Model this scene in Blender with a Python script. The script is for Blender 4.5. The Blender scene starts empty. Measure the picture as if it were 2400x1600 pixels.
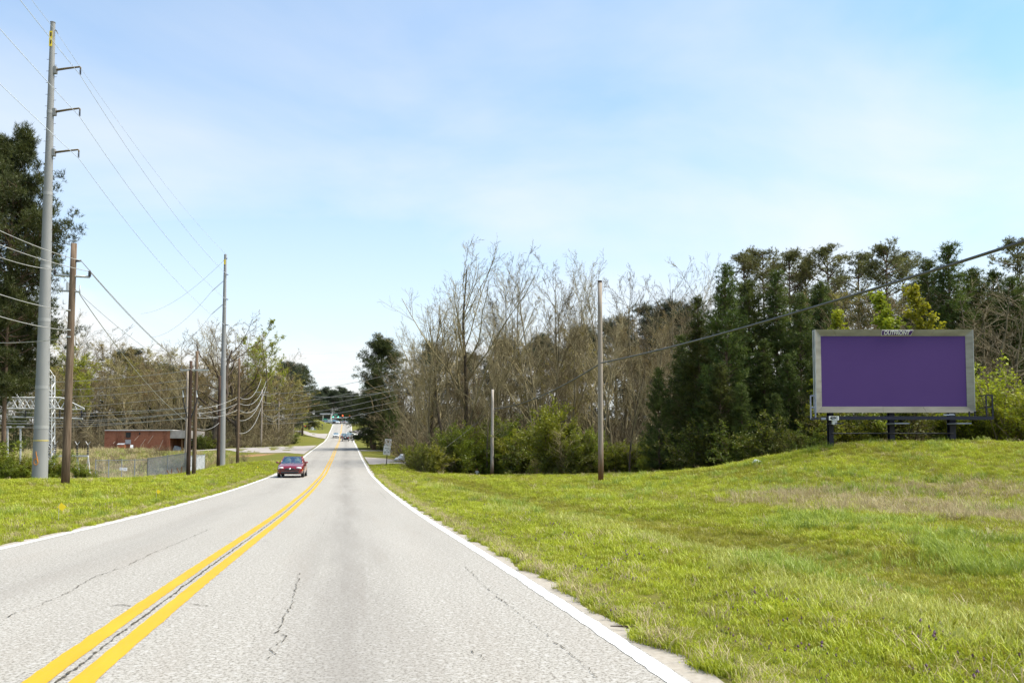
import bpy, bmesh, math, random
import numpy as np
from mathutils import Vector, Matrix, Euler

# ------------------------------------------------------------------ scene, camera, sky, sun, exposure
scene = bpy.context.scene
COL = scene.collection
CAMZ = 1.33                      # eye height above the road
F = 2000.0                       # focal length in pixels of a 2400 px wide picture
PITCH = math.radians(3.0)
HZ = 1060.0                      # row of the true horizon
PPY = HZ - F * math.tan(PITCH)   # row of the optical axis

cam_data = bpy.data.cameras.new('camera')
cam_data.sensor_width = 36.0
cam_data.lens = 36.0 * F / 2400.0
cam_data.shift_y = (PPY - 800.0) / 2400.0
cam_data.clip_start = 0.1
cam_data.clip_end = 9000.0
camera = bpy.data.objects.new('camera', cam_data)
camera.location = (0, 0, CAMZ)
camera.rotation_euler = (math.pi / 2 + PITCH, 0, 0)
COL.objects.link(camera)
scene.camera = camera
scene.render.resolution_x = 1024
scene.render.resolution_y = 682

SUN_EL = math.radians(58)
SUN_AZ = math.radians(88)        # to the right of the view direction
world = bpy.data.worlds.new('World')
scene.world = world
world.use_nodes = True
wn = world.node_tree.nodes
wl = world.node_tree.links
wn.clear()
w_out = wn.new('ShaderNodeOutputWorld')
w_bg = wn.new('ShaderNodeBackground')
w_bg.inputs['Strength'].default_value = 0.052
sky = wn.new('ShaderNodeTexSky')
sky.sky_type = 'NISHITA'
sky.sun_disc = False
sky.sun_elevation = SUN_EL
sky.sun_rotation = SUN_AZ
sky.air_density = 1.0
sky.dust_density = 0.6
sky.ozone_density = 1.0
w_tc = wn.new('ShaderNodeTexCoord')
w_sep = wn.new('ShaderNodeSeparateXYZ')
wl.new(w_tc.outputs['Generated'], w_sep.inputs[0])


def wmath(op, a, b=None, clamp=False):
    n = wn.new('ShaderNodeMath')
    n.operation = op
    n.use_clamp = clamp
    for i, v in enumerate((a, b)):
        if v is None:
            continue
        if isinstance(v, (int, float)):
            n.inputs[i].default_value = v
        else:
            wl.new(v, n.inputs[i])
    return n.outputs[0]


w_z = wmath('MAXIMUM', w_sep.outputs['Z'], 0.0)
w_den = wmath('ADD', w_z, 0.22)
w_cx = wmath('DIVIDE', w_sep.outputs['X'], w_den)
w_cy = wmath('DIVIDE', w_sep.outputs['Y'], w_den)
w_comb = wn.new('ShaderNodeCombineXYZ')
wl.new(w_cx, w_comb.inputs[0])
wl.new(w_cy, w_comb.inputs[1])
w_comb.inputs[2].default_value = 8.5
w_noise = wn.new('ShaderNodeTexNoise')
w_noise.inputs['Scale'].default_value = 1.15
w_noise.inputs['Detail'].default_value = 7.0
w_noise.inputs['Roughness'].default_value = 0.5
w_noise.inputs['Distortion'].default_value = 0.4
wl.new(w_comb.outputs[0], w_noise.inputs['Vector'])
w_ramp = wn.new('ShaderNodeValToRGB')
w_ramp.color_ramp.elements[0].position = 0.40
w_ramp.color_ramp.elements[1].position = 0.68
wl.new(w_noise.outputs['Fac'], w_ramp.inputs['Fac'])
# thin veil that thickens towards the horizon, all round
w_low = wmath('POWER', wmath('SUBTRACT', 1.0, w_z, True), 2.7)
w_veil = wmath('ADD', wmath('MULTIPLY', w_ramp.outputs['Color'], 0.40), wmath('MULTIPLY', w_low, 1.18))
w_veil = wmath('SUBTRACT', w_veil, 0.13, True)
w_veil = wmath('MINIMUM', w_veil, 0.97)
w_mix = wn.new('ShaderNodeMix')
w_mix.data_type = 'RGBA'
wl.new(w_veil, w_mix.inputs[0])
w_gain = wn.new('ShaderNodeMix')
w_gain.data_type = 'RGBA'
w_gain.blend_type = 'MULTIPLY'
w_gain.inputs[0].default_value = 1.0
w_gain.inputs[7].default_value = (0.52, 0.765, 0.85, 1)
wl.new(sky.outputs[0], w_gain.inputs[6])
wl.new(w_gain.outputs[2], w_mix.inputs[6])
w_mix.inputs[7].default_value = (3.36, 3.34, 3.28, 1)
wl.new(w_mix.outputs[2], w_bg.inputs['Color'])
wl.new(w_bg.outputs[0], w_out.inputs['Surface'])

sun_data = bpy.data.lights.new('sun', 'SUN')
sun_data.energy = 1.5
sun_data.angle = math.radians(40)
sun_data.color = (1.0, 0.93, 0.79)
sun = bpy.data.objects.new('sun', sun_data)
sd = Vector((math.sin(SUN_AZ) * math.cos(SUN_EL), math.cos(SUN_AZ) * math.cos(SUN_EL), math.sin(SUN_EL)))
sun.rotation_euler = sd.to_track_quat('Z', 'Y').to_euler()
sun.location = (60, 20, 90)
COL.objects.link(sun)

scene.view_settings.view_transform = 'Standard'
scene.view_settings.look = 'None'
scene.view_settings.exposure = 2.58
scene.view_settings.gamma = 1.0
scene.render.engine = 'CYCLES'
scene.cycles.max_bounces = 6
scene.cycles.transparent_max_bounces = 8

# ------------------------------------------------------------------ pixel helpers (pixels of the 2400 x 1600 picture)
CP, SP = math.cos(PITCH), math.sin(PITCH)


def ray(px, py):
    x = (px - 1200.0) / F
    y = -(py - PPY) / F
    return Vector((x, CP - y * SP, SP + y * CP))


def P(px, py, D):
    d = ray(px, py)
    d = d * (D / d.y)
    return Vector((d.x, D, d.z + CAMZ))


def XatD(px, D):
    return P(px, HZ, D).x


# ------------------------------------------------------------------ materials
MATS = {}


def new_mat(name):
    m = bpy.data.materials.new(name)
    m.use_nodes = True
    nt = m.node_tree
    nt.nodes.clear()
    out = nt.nodes.new('ShaderNodeOutputMaterial')
    return m, nt, out


class NT:
    """small helper to write node trees"""
    def __init__(self, nt):
        self.nt = nt

    def n(self, t, **kw):
        nd = self.nt.nodes.new(t)
        for k, v in kw.items():
            setattr(nd, k, v)
        return nd

    def link(self, a, b):
        self.nt.links.new(a, b)

    def val(self, sock, v):
        if hasattr(v, 'is_output') or hasattr(v, 'links'):
            self.link(v, sock)
        else:
            if isinstance(v, tuple) and len(v) == 3 and sock.type == 'RGBA':
                v = (*v, 1)
            sock.default_value = v

    def math(self, op, a, b=0.0, clamp=False):
        nd = self.n('ShaderNodeMath', operation=op, use_clamp=clamp)
        self.val(nd.inputs[0], a)
        self.val(nd.inputs[1], b)
        return nd.outputs[0]

    def noise(self, vec, scale, detail=3.0, rough=0.55, dist=0.0):
        nd = self.n('ShaderNodeTexNoise')
        if vec is not None:
            self.link(vec, nd.inputs['Vector'])
        nd.inputs['Scale'].default_value = scale
        nd.inputs['Detail'].default_value = detail
        nd.inputs['Roughness'].default_value = rough
        nd.inputs['Distortion'].default_value = dist
        return nd.outputs['Fac']

    def ramp(self, fac, p0, p1, c0=(0, 0, 0), c1=(1, 1, 1)):
        nd = self.n('ShaderNodeValToRGB')
        e = nd.color_ramp.elements
        e[0].position, e[1].position = p0, p1
        e[0].color, e[1].color = (*c0, 1), (*c1, 1)
        self.val(nd.inputs['Fac'], fac)
        return nd.outputs['Color']

    def mix(self, fac, a, b, blend='MIX'):
        nd = self.n('ShaderNodeMix', data_type='RGBA', blend_type=blend)
        self.val(nd.inputs[0], fac)
        self.val(nd.inputs[6], a)
        self.val(nd.inputs[7], b)
        return nd.outputs[2]

    def pos(self):
        return self.n('ShaderNodeNewGeometry').outputs['Position']

    def obj(self):
        return self.n('ShaderNodeTexCoord').outputs['Object']

    def rand(self):
        return self.n('ShaderNodeObjectInfo').outputs['Random']

    def attr(self, name):
        return self.n('ShaderNodeAttribute', attribute_name=name).outputs['Fac']

    def mapped(self, vec, scale):
        nd = self.n('ShaderNodeMapping')
        self.link(vec, nd.inputs['Vector'])
        nd.inputs['Scale'].default_value = scale
        return nd.outputs[0]

    def bsdf(self, out, color, rough=0.7, metal=0.0, spec=0.5, bump=None, bump_s=0.3, bump_d=0.02):
        b = self.n('ShaderNodeBsdfPrincipled')
        self.val(b.inputs['Base Color'], color)
        self.val(b.inputs['Roughness'], rough)
        self.val(b.inputs['Metallic'], metal)
        self.val(b.inputs['Specular IOR Level'], spec)
        if bump is not None:
            bn = self.n('ShaderNodeBump')
            bn.inputs['Strength'].default_value = bump_s
            bn.inputs['Distance'].default_value = bump_d
            self.link(bump, bn.inputs['Height'])
            self.link(bn.outputs[0], b.inputs['Normal'])
        self.link(b.outputs[0], out.inputs['Surface'])
        return b


def simple(name, c0, c1=None, scale=3.0, rough=0.6, metal=0.0, spec=0.5, stretch=(1, 1, 1), bump=0.0, p0=0.3, p1=0.7):
    """noise-varied principled material, object coordinates"""
    if name in MATS:
        return MATS[name]
    m, nt, out = new_mat(name)
    t = NT(nt)
    if c1 is None:
        c1 = tuple(min(1, c * 1.12) for c in c0)
    v = t.mapped(t.obj(), stretch)
    f = t.noise(v, scale, 5.0)
    col = t.ramp(f, p0, p1, c0, c1)
    t.bsdf(out, col, rough, metal, spec, bump=f if bump else None, bump_s=bump)
    MATS[name] = m
    return m


def foliage(name, c_dark, c_light, trans=0.3, scale=1.2, rough=0.7, vary=0.35):
    """leaf material: clumps of lighter and darker leaf colour, each plant a little different"""
    if name in MATS:
        return MATS[name]
    m, nt, out = new_mat(name)
    t = NT(nt)
    f = t.noise(t.obj(), scale, 2.0)
    f2 = t.noise(t.obj(), scale * 9, 1.0)
    fac = t.math('ADD', t.math('MULTIPLY', f, 0.65), t.math('MULTIPLY', f2, 0.35))
    col = t.ramp(fac, 0.36, 0.66, c_dark, c_light)
    hs = t.n('ShaderNodeHueSaturation')
    t.link(col, hs.inputs['Color'])
    r = t.rand()
    t.link(t.math('ADD', t.math('MULTIPLY', r, vary), 1.0 - vary / 2), hs.inputs['Value'])
    t.link(t.math('ADD', t.math('MULTIPLY', r, 0.04), 0.48), hs.inputs['Hue'])
    d = t.n('ShaderNodeBsdfDiffuse')
    tr = t.n('ShaderNodeBsdfTranslucent')
    gl = t.n('ShaderNodeBsdfGlossy')
    gl.inputs['Roughness'].default_value = 0.45
    gl.inputs['Color'].default_value = (0.5, 0.5, 0.5, 1)
    t.link(hs.outputs[0], d.inputs['Color'])
    t.link(hs.outputs[0], tr.inputs['Color'])
    mx = t.n('ShaderNodeMixShader')
    mx.inputs[0].default_value = trans
    t.link(d.outputs[0], mx.inputs[1])
    t.link(tr.outputs[0], mx.inputs[2])
    mg = t.n('ShaderNodeMixShader')
    mg.inputs[0].default_value = 0.04
    t.link(mx.outputs[0], mg.inputs[1])
    t.link(gl.outputs[0], mg.inputs[2])
    t.link(mg.outputs[0], out.inputs['Surface'])
    MATS[name] = m
    return m


def emitter(name, color, strength):
    if name in MATS:
        return MATS[name]
    m, nt, out = new_mat(name)
    e = nt.nodes.new('ShaderNodeEmission')
    e.inputs['Color'].default_value = (*color, 1)
    e.inputs['Strength'].default_value = strength
    nt.links.new(e.outputs[0], out.inputs['Surface'])
    MATS[name] = m
    return m


# ------------------------------------------------------------------ object helpers
def tag(o, label=None, cat=None, group=None, kind=None):
    if label:
        o['label'] = label
    if cat:
        o['category'] = cat
    if group:
        o['group'] = group
    if kind:
        o['kind'] = kind
    return o


def empty(name, loc, rz=0.0, label=None, cat=None, group=None):
    o = bpy.data.objects.new(name, None)
    o.empty_display_size = 0.3
    o.location = loc
    o.rotation_euler = (0, 0, rz)
    COL.objects.link(o)
    return tag(o, label, cat, group)


def link_mesh(name, me, mat=None, parent=None, loc=(0, 0, 0)):
    if mat is not None and not me.materials:
        me.materials.append(mat)
    o = bpy.data.objects.new(name, me)
    o.location = loc
    COL.objects.link(o)
    if parent is not None:
        o.parent = parent
    return o


def np_mesh(name, V, faces, smooth=False, mat=None):
    """V (n,3) float, faces (m,k) int, all faces of k corners"""
    V = np.ascontiguousarray(V, dtype=np.float32)
    faces = np.ascontiguousarray(faces, dtype=np.int32)
    me = bpy.data.meshes.new(name)
    me.vertices.add(len(V))
    me.vertices.foreach_set('co', V.ravel())
    k = faces.shape[1]
    me.loops.add(faces.size)
    me.loops.foreach_set('vertex_index', faces.ravel())
    me.polygons.add(len(faces))
    me.polygons.foreach_set('loop_start', np.arange(0, faces.size, k, dtype=np.int32))
    if smooth:
        me.polygons.foreach_set('use_smooth', np.ones(len(faces), dtype=bool))
    me.update(calc_edges=True)
    if mat is not None:
        me.materials.append(mat)
    return me


class MB:
    """mesh builder: boxes, bars, tubes, lathes, polygons gathered into one mesh"""
    def __init__(self):
        self.v, self.f = [], []

    def add(self, vs, fs):
        o = len(self.v)
        self.v.extend([tuple(p) for p in vs])
        self.f.extend([tuple(i + o for i in f) for f in fs])
        return self

    def box(self, c, s, rot=None):
        hx, hy, hz = s[0] / 2, s[1] / 2, s[2] / 2
        vs = [Vector((x, y, z)) for x in (-hx, hx) for y in (-hy, hy) for z in (-hz, hz)]
        if rot is not None:
            vs = [rot @ p for p in vs]
        c = Vector(c)
        return self.add([p + c for p in vs], [(0, 1, 3, 2), (4, 6, 7, 5), (0, 4, 5, 1), (2, 3, 7, 6), (0, 2, 6, 4), (1, 5, 7, 3)])

    def tube(self, p0, p1, r0, r1=None, n=8, caps=True):
        return self.path([p0, p1], [r0, r0 if r1 is None else r1], n, caps)

    def path(self, pts, radii, n=8, caps=True):
        pts = [Vector(p) for p in pts]
        if not hasattr(radii, '__len__'):
            radii = [radii] * len(pts)
        o = len(self.v)
        ref = None
        for i, p in enumerate(pts):
            d = (pts[min(i + 1, len(pts) - 1)] - pts[max(i - 1, 0)]).normalized()
            if ref is None:
                ref = Vector((1, 0, 0)) if abs(d.x) < 0.8 else Vector((0, 1, 0))
            a = (ref - d * ref.dot(d)).normalized()
            ref = a
            b = d.cross(a)
            for k in range(n):
                t = 2 * math.pi * k / n
                self.v.append(tuple(p + (a * math.cos(t) + b * math.sin(t)) * radii[i]))
        for i in range(len(pts) - 1):
            for k in range(n):
                k2 = (k + 1) % n
                self.f.append((o + i * n + k, o + i * n + k2, o + (i + 1) * n + k2, o + (i + 1) * n + k))
        if caps:
            self.f.append(tuple(o + k for k in range(n - 1, -1, -1)))
            self.f.append(tuple(o + (len(pts) - 1) * n + k for k in range(n)))
        return self

    def lathe(self, prof, c=(0, 0, 0), n=12):
        c = Vector(c)
        o = len(self.v)
        for r, z in prof:
            for k in range(n):
                t = 2 * math.pi * k / n
                self.v.append(tuple(c + Vector((r * math.cos(t), r * math.sin(t), z))))
        for i in range(len(prof) - 1):
            for k in range(n):
                k2 = (k + 1) % n
                self.f.append((o + i * n + k, o + i * n + k2, o + (i + 1) * n + k2, o + (i + 1) * n + k))
        self.f.append(tuple(o + k for k in range(n - 1, -1, -1)))
        self.f.append(tuple(o + (len(prof) - 1) * n + k for k in range(n)))
        return self

    def prism(self, poly, axis_vec):
        """poly: list of 3D points (planar), extruded by axis_vec"""
        a = [Vector(p) for p in poly]
        e = Vector(axis_vec)
        n = len(a)
        return self.add(a + [p + e for p in a], [tuple(range(n - 1, -1, -1)), tuple(range(n, 2 * n))] +
                        [(i, (i + 1) % n, n + (i + 1) % n, n + i) for i in range(n)])

    def mesh(self, name, smooth=False):
        me = bpy.data.meshes.new(name)
        me.from_pydata(self.v, [], self.f)
        bm = bmesh.new()
        bm.from_mesh(me)
        bmesh.ops.recalc_face_normals(bm, faces=bm.faces)
        bm.to_mesh(me)
        bm.free()
        if smooth:
            for p in me.polygons:
                p.use_smooth = len(p.vertices) <= 4
        me.update()
        return me

    def build(self, name, mat, parent=None, smooth=False, loc=(0, 0, 0), bevel=0.0):
        o = link_mesh(name, self.mesh(name, smooth), mat, parent, loc)
        if bevel:
            md = o.modifiers.new('bevel', 'BEVEL')
            md.width = bevel
            md.segments = 2
            md.limit_method = 'ANGLE'
        return o


def copy_thing(root, loc=None, rz=None, label=None):
    def rec(o, parent):
        c = o.copy()
        COL.objects.link(c)
        c.parent = parent
        for ch in o.children:
            rec(ch, c)
        return c
    r = rec(root, None)
    if loc is not None:
        r.location = loc
    if rz is not None:
        r.rotation_euler = (0, 0, rz)
    if label:
        r['label'] = label
    return r

# ------------------------------------------------------------------ road line and ground heights
RX0, RSL = -1.65, -0.1945                    # road centre: x = RX0 + RSL * D
RT = Vector((RSL, 1.0)).normalized()         # along
RN = Vector((RT.y, -RT.x))                   # to the right
_tab = [(4.93, 1597), (6.79, 1455.6), (10.2, 1335), (14.9, 1260), (16.9, 1242), (23.5, 1200), (40, 1148), (66, 1110.5),
        (105.6, 1072), (124, 1059.5), (175, 1042), (213, 1034), (245, 1025), (323, 1000), (345, 993.5)]
_D = [-400.0, -60.0, 0.0] + [d for d, _ in _tab] + [352, 362, 420, 700, 6000]
_Z = [-1.0, -1.25, -1.315] + [P(1200, py, d).z - CAMZ for d, py in _tab]
_Z += [_Z[-1] + 0.35, _Z[-1] + 0.55, _Z[-1] + 0.7, _Z[-1] + 1.0, _Z[-1] + 1.0]
_ds = np.arange(-400, 900, 0.5)
_zs = np.interp(_ds, _D, _Z)
_k = np.exp(-0.5 * (np.arange(-24, 25) * 0.5 / 3.5) ** 2)
_k /= _k.sum()
_zs = np.convolve(np.pad(_zs, 24, mode='edge'), _k, mode='valid') + CAMZ


def prof(u):
    return np.interp(np.asarray(u) * RT.y, _ds, _zs)


def to_uv(x, y):
    dx = np.asarray(x) - RX0
    return RT.x * dx + RT.y * np.asarray(y), RN.x * dx + RN.y * np.asarray(y)


def to_xy(u, v):
    u, v = np.asarray(u), np.asarray(v)
    return RX0 + RT.x * u + RN.x * v, RT.y * u + RN.y * v


def smooth01(x, a, b):
    t = np.clip((np.asarray(x, dtype=float) - a) / (b - a), 0, 1)
    return t * t * (3 - 2 * t)


# points of the ground read off the picture: pixel, pixel, distance
_gc = [(155, 1135, 40), (60, 1136, 40), (-100, 1140, 40), (93, 1128, 59), (0, 1130, 60), (-150, 1130, 60), (447, 1121, 70), (300, 1129, 84),
       (200, 1130, 82), (60, 1131, 80), (400, 1124, 85), (519, 1094, 104), (557, 1090, 84), (300, 1092, 112), (200, 1090, 112), (420, 1090, 112),
       (320, 1056, 148), (440, 1056, 146), (240, 1057, 148), (100, 1060, 150), (450, 1058, 130), (560, 1056, 128), (640, 1050, 135),
       (320, 1160, 33), (100, 1190, 26), (-100, 1235, 18), (650, 1023, 318), (700, 1023, 322), (735, 985, 345), (745, 980, 350), (730, 1018, 300), (690, 1040, 200),
       (400, 1040, 220), (100, 1045, 220), (760, 1003, 290),
       (1408, 1129, 46), (1408, 1122, 54), (1153, 1120, 80), (1300, 1114, 70), (1300, 1128, 50), (1500, 1112, 55), (1600, 1106, 52), (1700, 1098, 48.5), (1800, 1080, 45.5),
       (1900, 1051, 42.5), (2000, 1042, 41), (2100, 1037, 40.5), (2250, 1039, 40.5), (2400, 1043, 40), (2700, 1043, 40), (3200, 1050, 38),
       (2050, 1060, 47), (2300, 1060, 47), (1800, 1100, 52), (2600, 1060, 47), (2000, 1080, 57), (2400, 1080, 57), (1500, 1106, 75), (2000, 1088, 80), (1300, 1105, 95),
       (950, 1119, 68), (905, 1089, 82), (930, 1076, 95), (880, 1055, 140), (930, 1040, 150), (1000, 1060, 140), (880, 1010, 230), (900, 985, 300), (1100, 1060, 160),
       (1700, 1075, 140), (2200, 1075, 140), (1500, 1200, 20.5), (1750, 1190, 24), (2000, 1180, 25), (2400, 1190, 25), (2700, 1190, 25), (2000, 1100, 34), (2300, 1095, 34), (1650, 1135, 38)]
_cx, _cr = [], []
for _px, _py, _d in _gc:
    _p = P(_px, _py, _d)
    _u, _v = to_uv(_p.x, _p.y)
    _cx.append((_p.x, _p.y))
    _cr.append(_p.z - float(prof(_u)))
for _a in range(24):
    _t = 2 * math.pi * _a / 24
    _cx.append((300 * math.cos(_t), 150 + 420 * math.sin(_t)))
    _cr.append(0.0)
for _y in (-40, -80, -150):
    for _x in (-60, -20, 20, 60):
        _cx.append((_x, _y))
        _cr.append(-0.2)
_cx = np.array(_cx, dtype=float)
_cr = np.array(_cr, dtype=float)
_C = 5.0


def _phi(A, B):
    d2 = ((A[:, None, :] - B[None, :, :]) ** 2).sum(-1)
    return np.sqrt(d2 + _C * _C)


_w = np.linalg.solve(_phi(_cx, _cx) + np.eye(len(_cx)) * -0.4, _cr)


def G(x, y):
    """ground height at x, y"""
    x = np.atleast_1d(np.asarray(x, dtype=float))
    y = np.atleast_1d(np.asarray(y, dtype=float))
    u, v = to_uv(x, y)
    R = np.zeros_like(x)
    pts = np.stack([x, y], -1)
    for i in range(0, len(x), 20000):
        R[i:i + 20000] = _phi(pts[i:i + 20000], _cx) @ _w
    av = np.abs(v)
    R *= smooth01(av, 4.2, 13) * (1 - smooth01(np.hypot(x, y - 150), 330, 460))
    R = np.clip(R, -8, 8)
    # swale beside the right-hand verge, small lumps everywhere off the road
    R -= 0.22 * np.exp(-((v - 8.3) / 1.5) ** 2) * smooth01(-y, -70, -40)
    lum = (np.sin(x * 0.9 + 1.3 * np.sin(y * 0.31)) * np.sin(y * 0.7 + 1.7 * np.sin(x * 0.23)) * 0.05 +
           np.sin(x * 2.3 + y * 1.1) * np.sin(y * 2.0 - x * 0.7) * 0.02)
    R += lum * smooth01(av, 4.5, 7)
    return prof(u) + R


def g1(x, y):
    return float(G([x], [y])[0])


def gpx(px, py, dmax=400.0):
    """where the sight line through a pixel meets the ground"""
    d = ray(px, py)
    t = np.concatenate([np.arange(3, 60, 0.1), np.arange(60, dmax, 0.5)])
    X, Y, Z = d.x * t / d.y, t, d.z * t / d.y + CAMZ
    below = np.nonzero(Z < G(X, Y))[0]
    i = below[0] if len(below) else len(t) - 1
    return float(X[i]), float(Y[i])


def blob(x, y, c, rx, ry, soft=0.5):
    d = np.sqrt(((x - c[0]) / rx) ** 2 + ((y - c[1]) / ry) ** 2)
    return 1 - smooth01(d, 1 - soft, 1 + soft * 0.6)


_tl = [(-40, 150), (-20, 120), (-9.5, 70), (-8.0, 68), (-2, 82), (3, 66), (6, 60), (10.6, 54), (14.2, 49.5), (18, 46.5), (30, 45), (60, 50), (120, 80)]


def treeline(x):
    return np.interp(x, [a for a, _ in _tl], [b for _, b in _tl])


DRY = [(gpx(2120, 1190), 3.4, 2.6), (gpx(2330, 1215), 3.6, 2.4), (gpx(1900, 1165), 2.6, 2.0), (gpx(1790, 1180), 1.6, 1.0), (gpx(2250, 1150), 3.0, 2.0), (gpx(2480, 1230), 3, 2.2)]
DIRT = [(gpx(345, 1147), 1.3, 0.55), (gpx(300, 1149), 0.8, 0.4), (gpx(600, 1068), 3.0, 1.8), (gpx(170, 1140), 1.0, 0.5), (gpx(60, 1140), 1.2, 0.5)]


def masks(x, y):
    u, v = to_uv(x, y)
    wob = 0.5 * np.sin(x * 1.9 + np.sin(y * 1.3) * 2) + 0.5 * np.sin(y * 2.3 + np.sin(x * 1.1) * 2)
    dry = np.zeros_like(x)
    for c, rx, ry in DRY:
        dry = np.maximum(dry, blob(x, y, c, rx * (1 + 0.18 * wob), ry * (1 + 0.18 * wob), 0.6))
    dirt = np.zeros_like(x)
    for c, rx, ry in DIRT:
        dirt = np.maximum(dirt, blob(x, y, c, rx * (1 + 0.3 * wob), ry * (1 + 0.3 * wob), 0.4))
    right = smooth01(y - treeline(x), -0.5, 1.5) * (v > 8) * (1 - smooth01(y, 100, 150) * (1 - smooth01(v, 14, 20)))
    left = smooth01(y, 88, 95) * (v < -16) * (1 - smooth01(v, -20, -14)) * (1 - 0.7 * smooth01(y, 118, 126) * (1 - smooth01(-v, 30, 40)))
    left *= np.where(y > 180, smooth01(-v, 22, 34), 1.0)
    left = np.maximum(left, smooth01(-x, 34, 40) * smooth01(y, 58, 64) * (1 - smooth01(y, 84, 92)))
    return dry, dirt, np.clip(right + left, 0, 1)


# ------------------------------------------------------------------ ground sheet
us = np.concatenate([np.arange(-80, 0, 4.0), np.arange(0, 130, 1.0), np.arange(130, 420, 4.0), np.geomspace(420, 5000, 30)])
vp = np.concatenate([[0, 3.0, 3.55, 3.7, 3.82, 3.95, 4.1, 4.3, 4.6, 5.0, 5.5], np.arange(6, 12, 0.5), np.arange(12, 50, 1.0), np.arange(50, 140, 3.5), np.geomspace(140, 3500, 24)])
vs = np.concatenate([-vp[:0:-1], vp])
UU, VV = np.meshgrid(us, vs, indexing='ij')
GX, GY = to_xy(UU.ravel(), VV.ravel())
GZ = G(GX, GY)
_av = np.abs(VV.ravel())
_edge = np.clip((_av - (3.76 + 0.06 * np.sin(UU.ravel() * 1.7) + 0.05 * np.sin(UU.ravel() * 4.1 + 1))) * 0.16, -0.07, 0.02)
GZ = GZ + _edge
nu, nv = len(us), len(vs)
idx = np.arange(nu * nv).reshape(nu, nv)
quads = np.stack([idx[:-1, :-1].ravel(), idx[:-1, 1:].ravel(), idx[1:, 1:].ravel(), idx[1:, :-1].ravel()], -1)[:, ::-1]
gme = np_mesh('ground', np.stack([GX, GY, GZ], -1), quads, smooth=True)
_dry, _dirt, _forest = masks(GX, GY)
for nm, arr in (('dry', _dry), ('dirt', _dirt), ('forest', _forest), ('lat', VV.ravel())):
    a = gme.attributes.new(nm, 'FLOAT', 'POINT')
    a.data.foreach_set('value', arr.astype(np.float32))
m, nt, out = new_mat('turf_ground')
t = NT(nt)
pos = t.pos()
n1 = t.noise(pos, 0.35, 4)
n2 = t.noise(pos, 2.6, 5, 0.65)
n3 = t.noise(pos, 14.0, 4, 0.7)
grass_c = t.mix(t.ramp(n1, 0.35, 0.65), (0.12, 0.135, 0.014), (0.16, 0.15, 0.022))
grass_c = t.mix(t.math('MULTIPLY', t.ramp(n2, 0.45, 0.75), 0.7), grass_c, (0.135, 0.11, 0.045))
grass_c = t.mix(t.ramp(n3, 0.35, 0.7), t.mix(0.45, grass_c, (0.05, 0.05, 0.012)), grass_c)
straw = t.mix(n3, (0.15, 0.12, 0.05), (0.26, 0.21, 0.10))
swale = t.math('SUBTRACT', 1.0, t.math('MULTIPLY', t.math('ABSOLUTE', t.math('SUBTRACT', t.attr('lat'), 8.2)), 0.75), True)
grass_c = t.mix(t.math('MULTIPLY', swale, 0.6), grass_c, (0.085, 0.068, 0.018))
soil = t.mix(n3, (0.22, 0.105, 0.05), (0.36, 0.22, 0.13))
litter = t.mix(n3, (0.045, 0.032, 0.02), (0.15, 0.10, 0.06))
litter = t.mix(t.ramp(n2, 0.42, 0.62), litter, (0.085, 0.08, 0.02))
c = t.mix(t.math('MULTIPLY', t.attr('dry'), t.ramp(n2, 0.25, 0.6)), grass_c, straw)
c = t.mix(t.attr('forest'), c, litter)
c = t.mix(t.math('MULTIPLY', t.attr('dirt'), t.ramp(n2, 0.3, 0.55)), c, soil)
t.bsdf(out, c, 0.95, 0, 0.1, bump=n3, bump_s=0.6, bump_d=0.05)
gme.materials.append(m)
ground = link_mesh('ground', gme)
tag(ground, 'green grassy ground of the roadside verges', 'ground', kind='structure')


# ------------------------------------------------------------------ road, lines, cracks
def strip(name, u0, u1, step_fn, va, vb, lift, mat, parent=None, nacross=1, rag=0.0, seed=0, uvs=True):
    """a strip laid on the road between lateral offsets va and vb"""
    r = np.random.default_rng(seed)
    u = [u0]
    while u[-1] < u1:
        u.append(u[-1] + step_fn(u[-1]))
    u = np.array(u)
    cols = np.linspace(0, 1, nacross + 1)
    V, UVS = [], []
    ja = r.normal(0, rag, len(u))
    jb = r.normal(0, rag, len(u))
    for k, cc in enumerate(cols):
        v = va + ja + (vb + jb - va - ja) * cc
        x, y = to_xy(u, v)
        V.append(np.stack([x, y, prof(u) + lift], -1))
        UVS.append(np.stack([v, u], -1))
    V = np.stack(V, 1).reshape(-1, 3)
    UVS = np.stack(UVS, 1).reshape(-1, 2)
    n, kx = len(u), nacross + 1
    ii = np.arange(n * kx).reshape(n, kx)
    q = np.stack([ii[:-1, :-1].ravel(), ii[:-1, 1:].ravel(), ii[1:, 1:].ravel(), ii[1:, :-1].ravel()], -1)
    me = np_mesh(name, V, q, smooth=True, mat=mat)
    if uvs:
        lay = me.uv_layers.new(name='UVMap')
        lay.data.foreach_set('uv', UVS[q.ravel()].astype(np.float32).ravel())
    return link_mesh(name, me, None, parent)


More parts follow.
